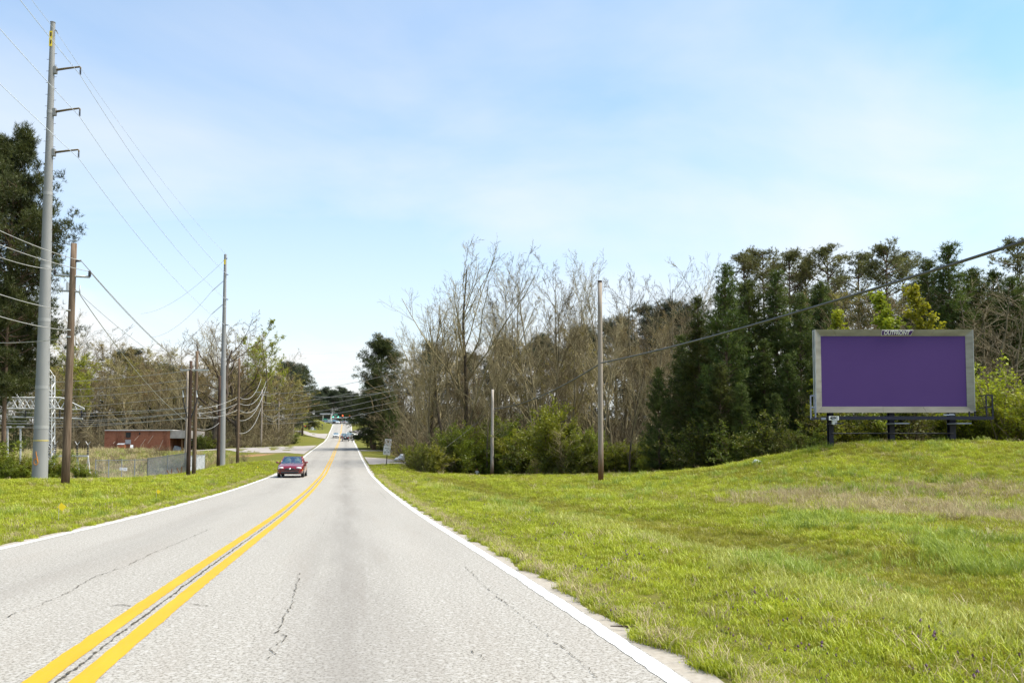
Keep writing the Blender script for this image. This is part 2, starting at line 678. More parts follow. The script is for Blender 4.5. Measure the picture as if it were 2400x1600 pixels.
m, nt, out = new_mat('worn_asphalt')
t = NT(nt)
uv = t.n('ShaderNodeUVMap', uv_map='UVMap').outputs[0]
sx = t.n('ShaderNodeSeparateXYZ')
t.link(uv, sx.inputs[0])
v_, u_ = sx.outputs[0], sx.outputs[1]
agg = t.noise(uv, 48.0, 3, 0.7)
agg2 = t.noise(uv, 21.0, 3, 0.65)
big = t.noise(t.mapped(uv, (1, 0.12, 1)), 0.9, 5, 0.6)
mid = t.noise(t.mapped(uv, (1, 0.07, 1)), 2.0, 6, 0.65)
base = t.mix(t.ramp(big, 0.3, 0.7), (0.296, 0.277, 0.246), (0.348, 0.327, 0.293))
base = t.mix(t.ramp(agg, 0.40, 0.53, (1, 1, 1), (0, 0, 0)), base, (0.14, 0.125, 0.105))
base = t.mix(t.ramp(agg2, 0.52, 0.66), base, (0.37, 0.353, 0.328))


def lane_band(center, width):
    d = t.math('ABSOLUTE', t.math('SUBTRACT', v_, center))
    return t.math('SUBTRACT', 1.0, t.math('DIVIDE', d, width), True)


drip = t.math('ADD', lane_band(1.62, 0.75), t.math('MULTIPLY', lane_band(-1.75, 0.75), 0.55))
drip = t.math('MULTIPLY', drip, t.ramp(mid, 0.28, 0.62))
base = t.mix(t.math('MULTIPLY', drip, 0.62), base, (0.15, 0.138, 0.125))
stain = t.math('MULTIPLY', t.ramp(mid, 0.5, 0.75), 0.3)
base = t.mix(stain, base, (0.25, 0.215, 0.18))
# pale sandy margin outside the white lines
av_ = t.math('ABSOLUTE', v_)
sh = t.math('MULTIPLY', t.math('GREATER_THAN', av_, 3.6), 1.0)
sandy = t.mix(t.ramp(agg2, 0.3, 0.7), (0.27, 0.235, 0.19), (0.36, 0.32, 0.27))
base = t.mix(t.math('MULTIPLY', sh, 0.85), base, sandy)
t.bsdf(out, base, 0.85, 0, 0.25, bump=agg, bump_s=0.35, bump_d=0.006)
asphalt = m


def rstep(u):
    return 0.5 if u < 40 else (1.0 if u < 130 else 3.0)


road = strip('road', -60, 420, rstep, -4.35, 4.35, 0.0, asphalt, nacross=8)
tag(road, 'straight two lane pale asphalt road running up to the hill', 'road', kind='structure')


def paint(name, c0, c1, wear):
    m, nt, out = new_mat(name)
    t = NT(nt)
    uv = t.n('ShaderNodeUVMap', uv_map='UVMap').outputs[0]
    a = t.noise(uv, 45.0, 4, 0.7)
    b = t.noise(t.mapped(uv, (1, 0.2, 1)), 5.0, 4, 0.6)
    col = t.mix(t.ramp(b, 0.3, 0.7), c0, c1)
    col = t.mix(t.math('MULTIPLY', t.ramp(a, 0.28, 0.42, (1, 1, 1), (0, 0, 0)), wear), col, (0.26, 0.24, 0.2))
    t.bsdf(out, col, 0.6, 0, 0.3, bump=a, bump_s=0.25, bump_d=0.004)
    return m


white_paint = paint('white_road_paint', (0.60, 0.59, 0.55), (0.70, 0.69, 0.65), 0.85)
yellow_paint = paint('yellow_road_paint', (0.43, 0.245, 0.003), (0.48, 0.285, 0.005), 0.5)


def lstep(u):
    return 0.12 if u < 25 else (0.6 if u < 80 else 3.0)


for va, vb, lab, mt, rg in ((3.45, 3.58, 'white edge line on the right side of the road', white_paint, 0.005), (-3.58, -3.45, 'white edge line on the left side of the road', white_paint, 0.005),
                            (-0.205, -0.06, 'left line of the double yellow centre line', yellow_paint, 0.003), (0.06, 0.205, 'right line of the double yellow centre line', yellow_paint, 0.003)):
    o = strip('edge_line' if mt is white_paint else 'yellow_line', -30, 352, lstep, va, vb, 0.004, mt, road, rag=rg, seed=int(abs(va) * 100))
    o['label'] = lab

m, nt, out = new_mat('crack_tar')
t = NT(nt)
t.bsdf(out, t.ramp(t.noise(t.obj(), 30.0, 3), 0.3, 0.7, (0.035, 0.03, 0.022), (0.11, 0.095, 0.07)), 0.9, 0, 0.2)
crack_mat = m


def on_road(px, py):
    d = ray(px, py)
    tt = np.arange(3, 90, 0.02)
    X, Y, Z = d.x * tt / d.y, tt, d.z * tt / d.y + CAMZ
    u, v = to_uv(X, Y)
    b = np.nonzero(Z < prof(u))[0]
    i = b[0] if len(b) else -1
    return float(u[i]), float(v[i])


def crack(pts_uv, width, gap, jag, seed, name='crack', step=0.05):
    r = np.random.default_rng(seed)
    mb = MB()
    dense = []
    for (u0, v0), (u1, v1) in zip(pts_uv[:-1], pts_uv[1:]):
        n = max(2, int(math.hypot(u1 - u0, v1 - v0) / step))
        for i in range(n):
            f = i / n
            dense.append((u0 + (u1 - u0) * f, v0 + (v1 - v0) * f))
    off = 0.0
    prev = None
    for i, (u, v) in enumerate(dense):
        off = off * 0.7 + r.normal(0, jag)
        w = max(0.002, width * r.uniform(0.2, 1.5))
        cur = (u, v + off, w)
        if prev is not None and r.random() > gap:
            (ua, va, wa), (ub, vb, wb) = prev, cur
            tx, ty = ub - ua, vb - va
            ln = math.hypot(tx, ty) or 1
            nx, ny = -ty / ln, tx / ln
            q = [(ua + nx * wa, va + ny * wa), (ub + nx * wb, vb + ny * wb), (ub - nx * wb, vb - ny * wb), (ua - nx * wa, va - ny * wa)]
            pts = []
            for (a, b) in q:
                x, y = to_xy(a, b)
                pts.append((float(x), float(y), float(prof(a)) + 0.007))
            mb.add(pts, [(0, 1, 2, 3)])
        prev = cur
    return mb.build(name, crack_mat, road)


crack([(3.5 + i * 0.8, 0.0) for i in range(75)], 0.009, 0.16, 0.004, 1, 'centre_seam', 0.03)
for k, (pts, w, gp) in enumerate([
        ([(705, 1343), (700, 1352), (696, 1380), (690, 1400), (672, 1440), (655, 1470), (650, 1485), (668, 1490), (660, 1508), (632, 1520), (650, 1535), (622, 1548)], 0.006, 0.25),
        ([(4, 1453), (50, 1432), (85, 1422), (160, 1390), (215, 1355), (260, 1340), (300, 1325), (350, 1300), (440, 1262), (490, 1240)], 0.007, 0.25),
        ([(1085, 1325), (1110, 1345), (1140, 1375), (1190, 1420), (1260, 1470), (1330, 1525), (1400, 1590)], 0.005, 0.4),
        ([(2, 1352), (110, 1351), (250, 1348), (470, 1345), (690, 1347)], 0.004, 0.35),
        ([(260, 1420), (285, 1418), (312, 1421)], 0.009, 0.0), ([(445, 1416), (470, 1418), (494, 1421)], 0.010, 0.0),
        ([(530, 1268), (550, 1268)], 0.008, 0.1), ([(612, 1268), (632, 1270)], 0.008, 0.1), ([(625, 1211), (640, 1211)], 0.012, 0.1),
        ([(745, 1250), (765, 1215), (772, 1180)], 0.006, 0.75), ([(888, 1150), (905, 1168)], 0.01, 0.4), ([(722, 1289), (727, 1288)], 0.012, 0.0),
        ([(1110, 1525), (1140, 1548)], 0.004, 0.4), ([(400, 1312), (440, 1311)], 0.004, 0.5), ([(540, 1455), (560, 1456)], 0.005, 0.3)]):
    crack([on_road(*p) for p in pts], w * 0.75, min(0.75, gp + 0.12) if k < 4 else gp, 0.003 if k in (4, 5) else 0.008, 10 + k, step=0.03)


# ------------------------------------------------------------------ driveways and gravel laid on the ground
def drape(name, poly, lift, mat, label, step=0.8):
    """poly in world x, y; triangulated with inner points and draped on the ground"""
    bm = bmesh.new()
    vs_ = [bm.verts.new((p[0], p[1], 0)) for p in poly]
    bm.faces.new(vs_)
    bmesh.ops.triangulate(bm, faces=bm.faces)
    for _ in range(6):
        long = [e for e in bm.edges if e.calc_length() > step * 2]
        if not long:
            break
        bmesh.ops.subdivide_edges(bm, edges=long, cuts=1)
        bmesh.ops.triangulate(bm, faces=bm.faces)
    x = np.array([v.co.x for v in bm.verts])
    y = np.array([v.co.y for v in bm.verts])
    z = G(x, y) + lift
    for v, zz in zip(bm.verts, z):
        v.co.z = zz
    bmesh.ops.recalc_face_normals(bm, faces=bm.faces)
    if sum(f.normal.z for f in bm.faces) < 0:
        bmesh.ops.reverse_faces(bm, faces=bm.faces)
    me = bpy.data.meshes.new(name)
    bm.to_mesh(me)
    bm.free()
    for p in me.polygons:
        p.use_smooth = True
    o = link_mesh(name, me, mat)
    return tag(o, label, kind='structure')


concrete_drive = simple('driveway_concrete', (0.235, 0.205, 0.185), (0.33, 0.30, 0.275), 0.8, 0.9, spec=0.2)
gravel = simple('pale_gravel', (0.33, 0.32, 0.32), (0.55, 0.54, 0.54), 3.0, 0.95, spec=0.2)


def uvp(u, v):
    x, y = to_xy(u, v)
    return (float(x), float(y))


drape('driveway', [uvp(118, -3.9), uvp(126, -7), uvp(131, -14), (XatD(520, 132), 132), (XatD(430, 131), 131), (XatD(430, 136), 136), (XatD(560, 141), 141), uvp(150, -14), uvp(163, -7), uvp(172, -3.9)],
      0.05, concrete_drive, 'pale driveway opening onto the left side of the road', 2.0)
drape('driveway', [uvp(236, -3.9), uvp(246, -9), (XatD(640, 315), 315), (XatD(640, 330), 330), uvp(262, -9), uvp(272, -3.9)], 0.08, concrete_drive, 'far side street joining the road from the left', 4.0)
drape('driveway', [uvp(85, 3.9), uvp(85.5, 6.5), (XatD(960, 86), 86), (XatD(1010, 90), 90), (XatD(1000, 100), 100), (XatD(930, 100), 100), uvp(101, 7), uvp(108, 3.9)],
      0.05, concrete_drive, 'pale driveway on the right beside the metal road sign', 1.5)
drape('driveway', [uvp(238, 3.9), uvp(242, 9), uvp(244, 30), uvp(290, 30), uvp(288, 9), uvp(296, 3.9)], 0.1, concrete_drive, 'far pale side street joining the road from the right', 4.0)
drape('driveway', [uvp(132, 3.9), uvp(134, 9), uvp(139, 18), uvp(141, 18), uvp(137, 9), uvp(138, 3.9)], 0.06, concrete_drive, 'narrow pale driveway beside the brown brick box', 2.0)
drape('gravel_yard', [(XatD(265, 83), 83), (XatD(420, 84), 84), (XatD(425, 90), 90), (XatD(90, 90), 90), (XatD(60, 84), 84)], 0.06, gravel, 'pale gravel strip along the chain link fence', 1.5)

# ------------------------------------------------------------------ grass: many tufts scattered on the verges
def grass_mat(name, dark, light, trans=0.35):
    m, nt, out = new_mat(name)
    t = NT(nt)
    r = t.rand()
    n1 = t.noise(t.pos(), 0.3, 3)
    n2 = t.noise(t.pos(), 2.2, 3)
    f = t.math('ADD', t.math('MULTIPLY', r, 0.40), t.math('ADD', t.math('MULTIPLY', n1, 0.5), t.math('MULTIPLY', n2, 0.35)))
    col = t.ramp(f, 0.32, 0.88, dark, light)
    d = t.n('ShaderNodeBsdfDiffuse')
    tr = t.n('ShaderNodeBsdfTranslucent')
    gl = t.n('ShaderNodeBsdfGlossy')
    gl.inputs['Roughness'].default_value = 0.38
    gl.inputs['Color'].default_value = (0.7, 0.7, 0.66, 1)
    t.link(col, d.inputs['Color'])
    t.link(col, tr.inputs['Color'])
    mx = t.n('ShaderNodeMixShader')
    mx.inputs[0].default_value = trans
    t.link(d.outputs[0], mx.inputs[1])
    t.link(tr.outputs[0], mx.inputs[2])
    mg = t.n('ShaderNodeMixShader')
    mg.inputs[0].default_value = 0.03
    t.link(mx.outputs[0], mg.inputs[1])
    t.link(gl.outputs[0], mg.inputs[2])
    t.link(mg.outputs[0], out.inputs['Surface'])
    return m


def tuft_mesh(name, seed, n, rad, hmin, hmax, width, bend, mat, flowers=0, fmat=None):
    r = np.random.default_rng(seed)
    V, Fc, mi = [], [], []
    for i in range(n):
        a = r.uniform(0, 2 * math.pi)
        q = rad * math.sqrt(r.random())
        bx, by = q * math.cos(a), q * math.sin(a)
        h = r.uniform(hmin, hmax)
        az = r.uniform(0, 2 * math.pi)
        lean = r.uniform(0.2, 1.0) * bend * h
        dx, dy = math.cos(az), math.sin(az)
        sx_, sy_ = -dy * width * 0.5, dx * width * 0.5
        o = len(V)
        for s, l, ww in ((0, 0, 1), (0.5, 0.22, 0.85), (0.82, 0.62, 0.55)):
            cx, cy, cz = bx + dx * lean * l, by + dy * lean * l, h * s * (1 - 0.25 * l)
            V.append((cx - sx_ * ww, cy - sy_ * ww, cz))
            V.append((cx + sx_ * ww, cy + sy_ * ww, cz))
        V.append((bx + dx * lean, by + dy * lean, h * (1 - 0.3 * bend)))
        Fc += [(o, o + 1, o + 3, o + 2), (o + 2, o + 3, o + 5, o + 4), (o + 4, o + 5, o + 6)]
        mi += [0, 0, 0]
    for i in range(flowers):
        a = r.uniform(0, 2 * math.pi)
        q = rad * math.sqrt(r.random())
        c = Vector((q * math.cos(a), q * math.sin(a), r.uniform(hmin, hmax)))
        o = len(V)
        s = 0.011
        for d in ((s, 0, 0), (-s, 0, 0), (0, s, 0), (0, -s, 0), (0, 0, s * 1.6), (0, 0, -s * 1.6)):
            V.append(tuple(c + Vector(d)))
        for f in ((0, 2, 4), (2, 1, 4), (1, 3, 4), (3, 0, 4), (2, 0, 5), (1, 2, 5), (3, 1, 5), (0, 3, 5)):
            Fc.append(tuple(o + k for k in f))
            mi.append(1)
    me = bpy.data.meshes.new(name)
    me.from_pydata(V, [], Fc)
    me.materials.append(mat)
    if fmat:
        me.materials.append(fmat)
    me.polygons.foreach_set('material_index', np.array(mi, dtype=np.int32))
    me.update()
    return me


g_short = grass_mat('grass_short', (0.165, 0.205, 0.008), (0.47, 0.51, 0.04))
g_lush = grass_mat('grass_lush', (0.13, 0.185, 0.018), (0.38, 0.455, 0.075))
g_pale = grass_mat('grass_pale', (0.26, 0.28, 0.04), (0.56, 0.56, 0.16))
g_straw = grass_mat('grass_straw', (0.26, 0.20, 0.10), (0.52, 0.43, 0.24), 0.25)
g_olive = grass_mat('grass_olive', (0.15, 0.15, 0.010), (0.36, 0.34, 0.045))
f_purple = simple('henbit_purple', (0.09, 0.04, 0.07), (0.2, 0.1, 0.15), 20)
tufts = [
    tuft_mesh('tuft_00', 1, 30, 0.10, 0.05, 0.11, 0.0065, 0.9, g_short),
    tuft_mesh('tuft_01', 2, 30, 0.11, 0.05, 0.13, 0.0065, 1.0, g_short),
    tuft_mesh('tuft_02', 3, 26, 0.10, 0.06, 0.15, 0.0065, 0.8, g_olive),
    tuft_mesh('tuft_03', 4, 30, 0.11, 0.07, 0.16, 0.006, 0.9, g_short),
    tuft_mesh('tuft_04', 5, 44, 0.13, 0.14, 0.30, 0.0075, 0.75, g_lush),
    tuft_mesh('tuft_05', 6, 34, 0.11, 0.10, 0.24, 0.007, 0.9, g_lush),
    tuft_mesh('tuft_06', 7, 26, 0.12, 0.08, 0.24, 0.006, 1.1, g_straw),
    tuft_mesh('tuft_07', 8, 18, 0.10, 0.15, 0.42, 0.006, 0.7, g_straw),
    tuft_mesh('tuft_08', 9, 34, 0.10, 0.03, 0.08, 0.014, 1.3, g_lush, 5, f_purple),
    tuft_mesh('tuft_09', 10, 40, 0.12, 0.02, 0.06, 0.013, 1.4, g_short),
]
tufts.append(tuft_mesh('tuft_10', 11, 30, 0.11, 0.08, 0.20, 0.006, 0.7, g_pale))
tuft_col = bpy.data.collections.new('tuft_sources')
for me in tufts:
    tuft_col.objects.link(bpy.data.objects.new(me.name, me))


def scatter_grass():
    r = np.random.default_rng(7)
    X, Y = [], []
    for d0, d1 in [(a, b) for a, b in zip(np.geomspace(3.6, 90, 60)[:-1], np.geomspace(3.6, 90, 60)[1:])]:
        dm = (d0 + d1) / 2
        rho = 230 * min(1.0, (8 / dm)) ** 1.35
        w = 1.36 * dm + 9
        n = int(rho * w * (d1 - d0))
        X.append(r.uniform(-w / 2, w / 2, n))
        Y.append(r.uniform(d0, d1, n))
    X, Y = np.concatenate(X), np.concatenate(Y)
    u, v = to_uv(X, Y)
    av = np.abs(v)
    dry, dirt, forest = masks(X, Y)
    edge_n = 3.86 + 0.10 * np.sin(u * 1.7) + 0.07 * np.sin(u * 4.3 + 1) + 0.05 * np.sin(u * 11.0)
    keep = (av > edge_n) & (r.random(len(X)) > forest * 1.2) & (r.random(len(X)) > dirt * 0.95)
    keep &= ~((v > 0) & (u > 84.5) & (u < 108)) & ~((v < -14) & (Y > 84)) & ~((v < 0) & (u > 117))
    thin = smooth01(av - edge_n, 0.0, 0.5)
    keep &= r.random(len(X)) < 0.75 + 0.25 * thin
    # bald, thin spots
    bald = np.sin(X * 1.3 + 2 * np.sin(Y * 0.8)) * np.sin(Y * 1.6 + 2 * np.sin(X * 0.6))
    keep &= ~((bald > 0.75) & (r.random(len(X)) < 0.6))
    X, Y, u, v, av, dry = X[keep], Y[keep], u[keep], v[keep], av[keep], dry[keep]
    n = len(X)
    patch = np.sin(X * 0.55 + 1.5 * np.sin(Y * 0.4)) * np.sin(Y * 0.62 + 1.2 * np.sin(X * 0.5)) + 0.4 * np.sin(X * 2.1 + Y * 1.3)
    var = r.integers(0, 4, n)
    rr = r.random(n)
    # longer bluish tufts where the mower does not reach
    lushp = smooth01(patch, 0.2, 0.9) * np.where(v > 0, smooth01(v, 5.0, 7.0), 0.5) * smooth01(-Y, -60, -12)
    var = np.where(rr < lushp * 0.26, r.integers(4, 6, n), var)
    var = np.where((av < 6.0) & (r.random(n) < 0.045), 8, var)
    var = np.where((av > 4.3) & (av < 5.6) & (r.random(n) < 0.25), 9, var)
    olive = smooth01(np.sin(v * 1.1 + 0.7 * np.sin(u * 0.3)), 0.2, 0.8)
    var = np.where((rr > 0.55) & (r.random(n) < olive) & (v > 6), 2, var)
    var = np.where(r.random(n) < 0.014, 6, var)
    wv = v + 0.35 * np.sin(u * 0.35) + 0.2 * np.sin(u * 0.9 + 1)
    var = np.where((np.abs(wv - 8.2) < 1.0) & (r.random(n) < 0.75) & (Y < 60), 2, var)
    var = np.where((np.abs(wv - 6.6) < 0.75) & (r.random(n) < 0.3) & (Y < 45) & (patch < 0.5), 10, var)
    rd = r.random(n)
    var = np.where(rd < dry * 0.42, np.where(r.random(n) < 0.3, 7, 6), var)
    scl = r.uniform(0.75, 1.25, n) * (1 + np.clip(Y - 8, 0, 60) / 55.0)
    scl *= np.where(np.abs(v - 8.2) < 0.9, 0.75, 1.0)
    scl *= 0.62 + 0.38 * smooth01(av, 4.0, 5.4)
    # ragged fringe hanging over the edge of the asphalt
    ne = 9000
    eu = 2.5 + 58 * r.random(ne) ** 1.7
    ev = (3.77 + np.abs(r.normal(0, 0.16, ne)) + 0.05 * np.sin(eu * 3.1) + 0.05 * np.sin(eu * 7.7)) * np.where(r.random(ne) < 0.62, 1, -1)
    ex, ey = to_xy(eu, ev)
    # coarse straw and weeds on the brown bank at the left
    nb = 9000
    bx_, by_ = r.uniform(-95, -34, nb), r.uniform(86, 146, nb)
    bu, bv = to_uv(bx_, by_)
    ok = (bv < -15) & ~((by_ > 124) & (bv > -30))
    bx_, by_ = bx_[ok], by_[ok]
    X, Y = np.concatenate([X, ex, bx_]), np.concatenate([Y, ey, by_])
    var = np.concatenate([var, r.choice([0, 1, 1, 3, 9, 9, 6], ne), r.choice([6, 6, 7, 2, 5, 6], len(bx_))])
    scl = np.concatenate([scl, r.uniform(0.45, 0.85, ne) * (1 + np.clip(ey - 8, 0, 60) / 60), r.uniform(2.5, 5.0, len(bx_))])
    n = len(X)
    Z = G(X, Y) - 0.004
    me = bpy.data.meshes.new('verge_grass')
    me.vertices.add(n)
    me.vertices.foreach_set('co', np.stack([X, Y, Z], -1).astype(np.float32).ravel())
    a = me.attributes.new('variant', 'INT', 'POINT')
    a.data.foreach_set('value', var.astype(np.int32))
    a = me.attributes.new('scl', 'FLOAT', 'POINT')
    a.data.foreach_set('value', scl.astype(np.float32))
    a = me.attributes.new('rot', 'FLOAT_VECTOR', 'POINT')
    rot = np.stack([r.normal(0, 0.12, n), r.normal(0, 0.12, n), r.uniform(0, 6.283, n)], -1)
    a.data.foreach_set('vector', rot.astype(np.float32).ravel())
    me.update()
    return me


def scatter_nodes(coll):
    ng = bpy.data.node_groups.new('scatter', 'GeometryNodeTree')
    ng.interface.new_socket('Geometry', in_out='INPUT', socket_type='NodeSocketGeometry')
    ng.interface.new_socket('Geometry', in_out='OUTPUT', socket_type='NodeSocketGeometry')
    gi = ng.nodes.new('NodeGroupInput')
    go = ng.nodes.new('NodeGroupOutput')
    ci = ng.nodes.new('GeometryNodeCollectionInfo')
    ci.inputs['Collection'].default_value = coll
    ci.inputs['Separate Children'].default_value = True
    ci.inputs['Reset Children'].default_value = True
    ip = ng.nodes.new('GeometryNodeInstanceOnPoints')
    ip.inputs['Pick Instance'].default_value = True

    def na(name, typ):
        nd = ng.nodes.new('GeometryNodeInputNamedAttribute')
        nd.data_type = typ
        nd.inputs['Name'].default_value = name
        return nd.outputs['Attribute']
    L = ng.links.new
    L(gi.outputs[0], ip.inputs['Points'])
    L(ci.outputs[0], ip.inputs['Instance'])
    L(na('variant', 'INT'), ip.inputs['Instance Index'])
    L(na('rot', 'FLOAT_VECTOR'), ip.inputs['Rotation'])
    L(na('scl', 'FLOAT'), ip.inputs['Scale'])
    L(ip.outputs[0], go.inputs[0])
    return ng


grass = link_mesh('verge_grass', scatter_grass())
grass.modifiers.new('scatter', 'NODES').node_group = scatter_nodes(tuft_col)
tag(grass, 'short spring grass with straw and weeds on both verges', 'grass', kind='stuff')

# ------------------------------------------------------------------ plants: prototypes
def rvec(r):
    return Vector((r.gauss(0, 1), r.gauss(0, 1), r.gauss(0, 1)))


def grow(r, p, d, L, rad, lev, spec, out, tips):
    sp = spec[lev]
    n = sp['segs']
    step = L / n
    r_end = rad * sp.get('taper', 0.35)
    st = sp.get('start', 0.3)
    for i in range(n):
        d = (d + rvec(r) * sp.get('wig', 0.1) + Vector((0, 0, sp.get('up', 0.0)))).normalized()
        q = p + d * step
        ra, rb = rad + (r_end - rad) * i / n, rad + (r_end - rad) * (i + 1) / n
        out.append((*p, *q, ra, rb, lev))
        fr = (i + 1) / n
        if lev + 1 < len(spec) and fr > st:
            k = sp['kids'] / (n * (1 - st))
            k = int(k) + (1 if r.random() < k - int(k) else 0)
            for _ in range(k):
                ax = d.cross(rvec(r)).normalized()
                ang = r.uniform(*sp['ang'])
                cd = (Matrix.Rotation(ang, 3, ax) @ d).normalized()
                cl = L * sp['ratio'] * (1 - sp.get('fall', 0.55) * (fr - st) / (1 - st)) * r.uniform(0.65, 1.2)
                bp = p.lerp(q, r.random())
                grow(r, bp, cd, cl, max(rb * sp.get('rk', 0.6), spec[lev + 1].get('rmin', 0.012)), lev + 1, spec, out, tips)
        p = q
    tips.append((*p, *d, lev))


def tubes(segs, sides):
    S = np.asarray(segs, dtype=float)
    p0, p1 = S[:, 0:3], S[:, 3:6]
    d = p1 - p0
    d /= np.linalg.norm(d, axis=1, keepdims=True) + 1e-9
    ref = np.where(np.abs(d[:, 2:3]) < 0.9, np.array([[0, 0, 1.0]]), np.array([[1.0, 0, 0]]))
    a = np.cross(d, ref)
    a /= np.linalg.norm(a, axis=1, keepdims=True) + 1e-9
    b = np.cross(d, a)
    n = len(S)
    V = np.zeros((n, 2, sides, 3))
    for k in range(sides):
        th = 2 * math.pi * k / sides
        o = a * math.cos(th) + b * math.sin(th)
        V[:, 0, k] = p0 + o * S[:, 6:7]
        V[:, 1, k] = p1 + o * S[:, 7:8]
    base = np.arange(n)[:, None] * (2 * sides)
    k = np.arange(sides)[None, :]
    k2 = (k + 1) % sides
    Fq = np.stack([base + k, base + k2, base + sides + k2, base + sides + k], -1).reshape(-1, 4)
    return V.reshape(-1, 3), Fq


def needle_tufts(pts, dirs, k, length, width, seed, spread=0.8):
    r = np.random.default_rng(seed)
    n = len(pts)
    P0 = np.repeat(np.asarray(pts), k, 0)
    Dd = np.repeat(np.asarray(dirs), k, 0)
    d = Dd * 0.55 + r.normal(0, spread * 0.6, (n * k, 3))
    d /= np.linalg.norm(d, axis=1, keepdims=True) + 1e-9
    L = length * r.uniform(0.7, 1.2, (n * k, 1))
    s = np.cross(d, r.normal(0, 1, (n * k, 3)))
    s /= np.linalg.norm(s, axis=1, keepdims=True) + 1e-9
    P0 = P0 + r.normal(0, length * 0.12, P0.shape)
    V = np.stack([P0 - s * width / 2, P0 + s * width / 2, P0 + d * L], 1).reshape(-1, 3)
    Fc = np.arange(len(V)).reshape(-1, 3)
    return V, Fc


def leaves(pts, size, seed, jitter=0.05, flat=0.0, elong=1.6):
    r = np.random.default_rng(seed)
    n = len(pts)
    C = np.asarray(pts) + r.normal(0, jitter, (n, 3))
    a = r.normal(0, 1, (n, 3))
    a[:, 2] *= (1 - flat)
    a /= np.linalg.norm(a, axis=1, keepdims=True) + 1e-9
    b = np.cross(a, r.normal(0, 1, (n, 3)))
    b /= np.linalg.norm(b, axis=1, keepdims=True) + 1e-9
    s = size * r.uniform(0.6, 1.3, (n, 1))
    V = np.stack([C - a * s * elong * 0.5, C + b * s * 0.5, C + a * s * elong * 0.5, C - b * s * 0.5], 1).reshape(-1, 3)
    return V, np.arange(len(V)).reshape(-1, 4)


bark_dark = simple('bark_dark', (0.035, 0.027, 0.02), (0.12, 0.095, 0.07), 4, 0.95, spec=0.1, stretch=(1, 1, 0.25), bump=0.5)
bark_pine = simple('bark_pine', (0.06, 0.04, 0.028), (0.19, 0.135, 0.095), 5, 0.95, spec=0.1, stretch=(1, 1, 0.3), bump=0.5)
bark_grey = simple('bark_grey', (0.08, 0.066, 0.038), (0.22, 0.185, 0.115), 3, 0.95, spec=0.1, stretch=(1, 1, 0.3))
twig_tan = simple('twig_tan', (0.185, 0.155, 0.08), (0.37, 0.315, 0.18), 0.7, 0.95, spec=0.1)
twig_brown = simple('twig_brown', (0.095, 0.074, 0.04), (0.205, 0.165, 0.095), 0.7, 0.95, spec=0.1)
twig_grey = simple('twig_grey', (0.115, 0.095, 0.06), (0.24, 0.20, 0.13), 0.7, 0.95, spec=0.1)
pine_green = foliage('pine_needles', (0.016, 0.026, 0.006), (0.105, 0.118, 0.028), 0.25, 0.8)
pine_dark = foliage('pine_needles_dark', (0.026, 0.045, 0.008), (0.145, 0.175, 0.035), 0.25, 0.9)
pine_far = foliage('pine_needles_far', (0.022, 0.032, 0.018), (0.085, 0.098, 0.048), 0.25, 0.8)
pine_olive = foliage('pine_needles_olive', (0.045, 0.052, 0.014), (0.20, 0.19, 0.06), 0.3, 0.8)
leaf_olive = foliage('leaf_olive', (0.085, 0.105, 0.008), (0.30, 0.325, 0.026), 0.45, 1.0, vary=0.2)
leaf_green = foliage('leaf_green', (0.04, 0.056, 0.006), (0.21, 0.235, 0.025), 0.4, 1.2)
leaf_lime = foliage('leaf_lime', (0.17, 0.185, 0.01), (0.40, 0.41, 0.03), 0.45, 1.2, vary=0.12)
leaf_bud = foliage('leaf_bud', (0.15, 0.125, 0.022), (0.34, 0.275, 0.07), 0.35, 0.6)
leaf_rust = foliage('leaf_rust', (0.13, 0.085, 0.03), (0.28, 0.19, 0.075), 0.3, 0.6)

PROTO = {}


def put_proto(key, H, trunk_me, crown_me):
    PROTO.setdefault(key, []).append((H, trunk_me, crown_me))


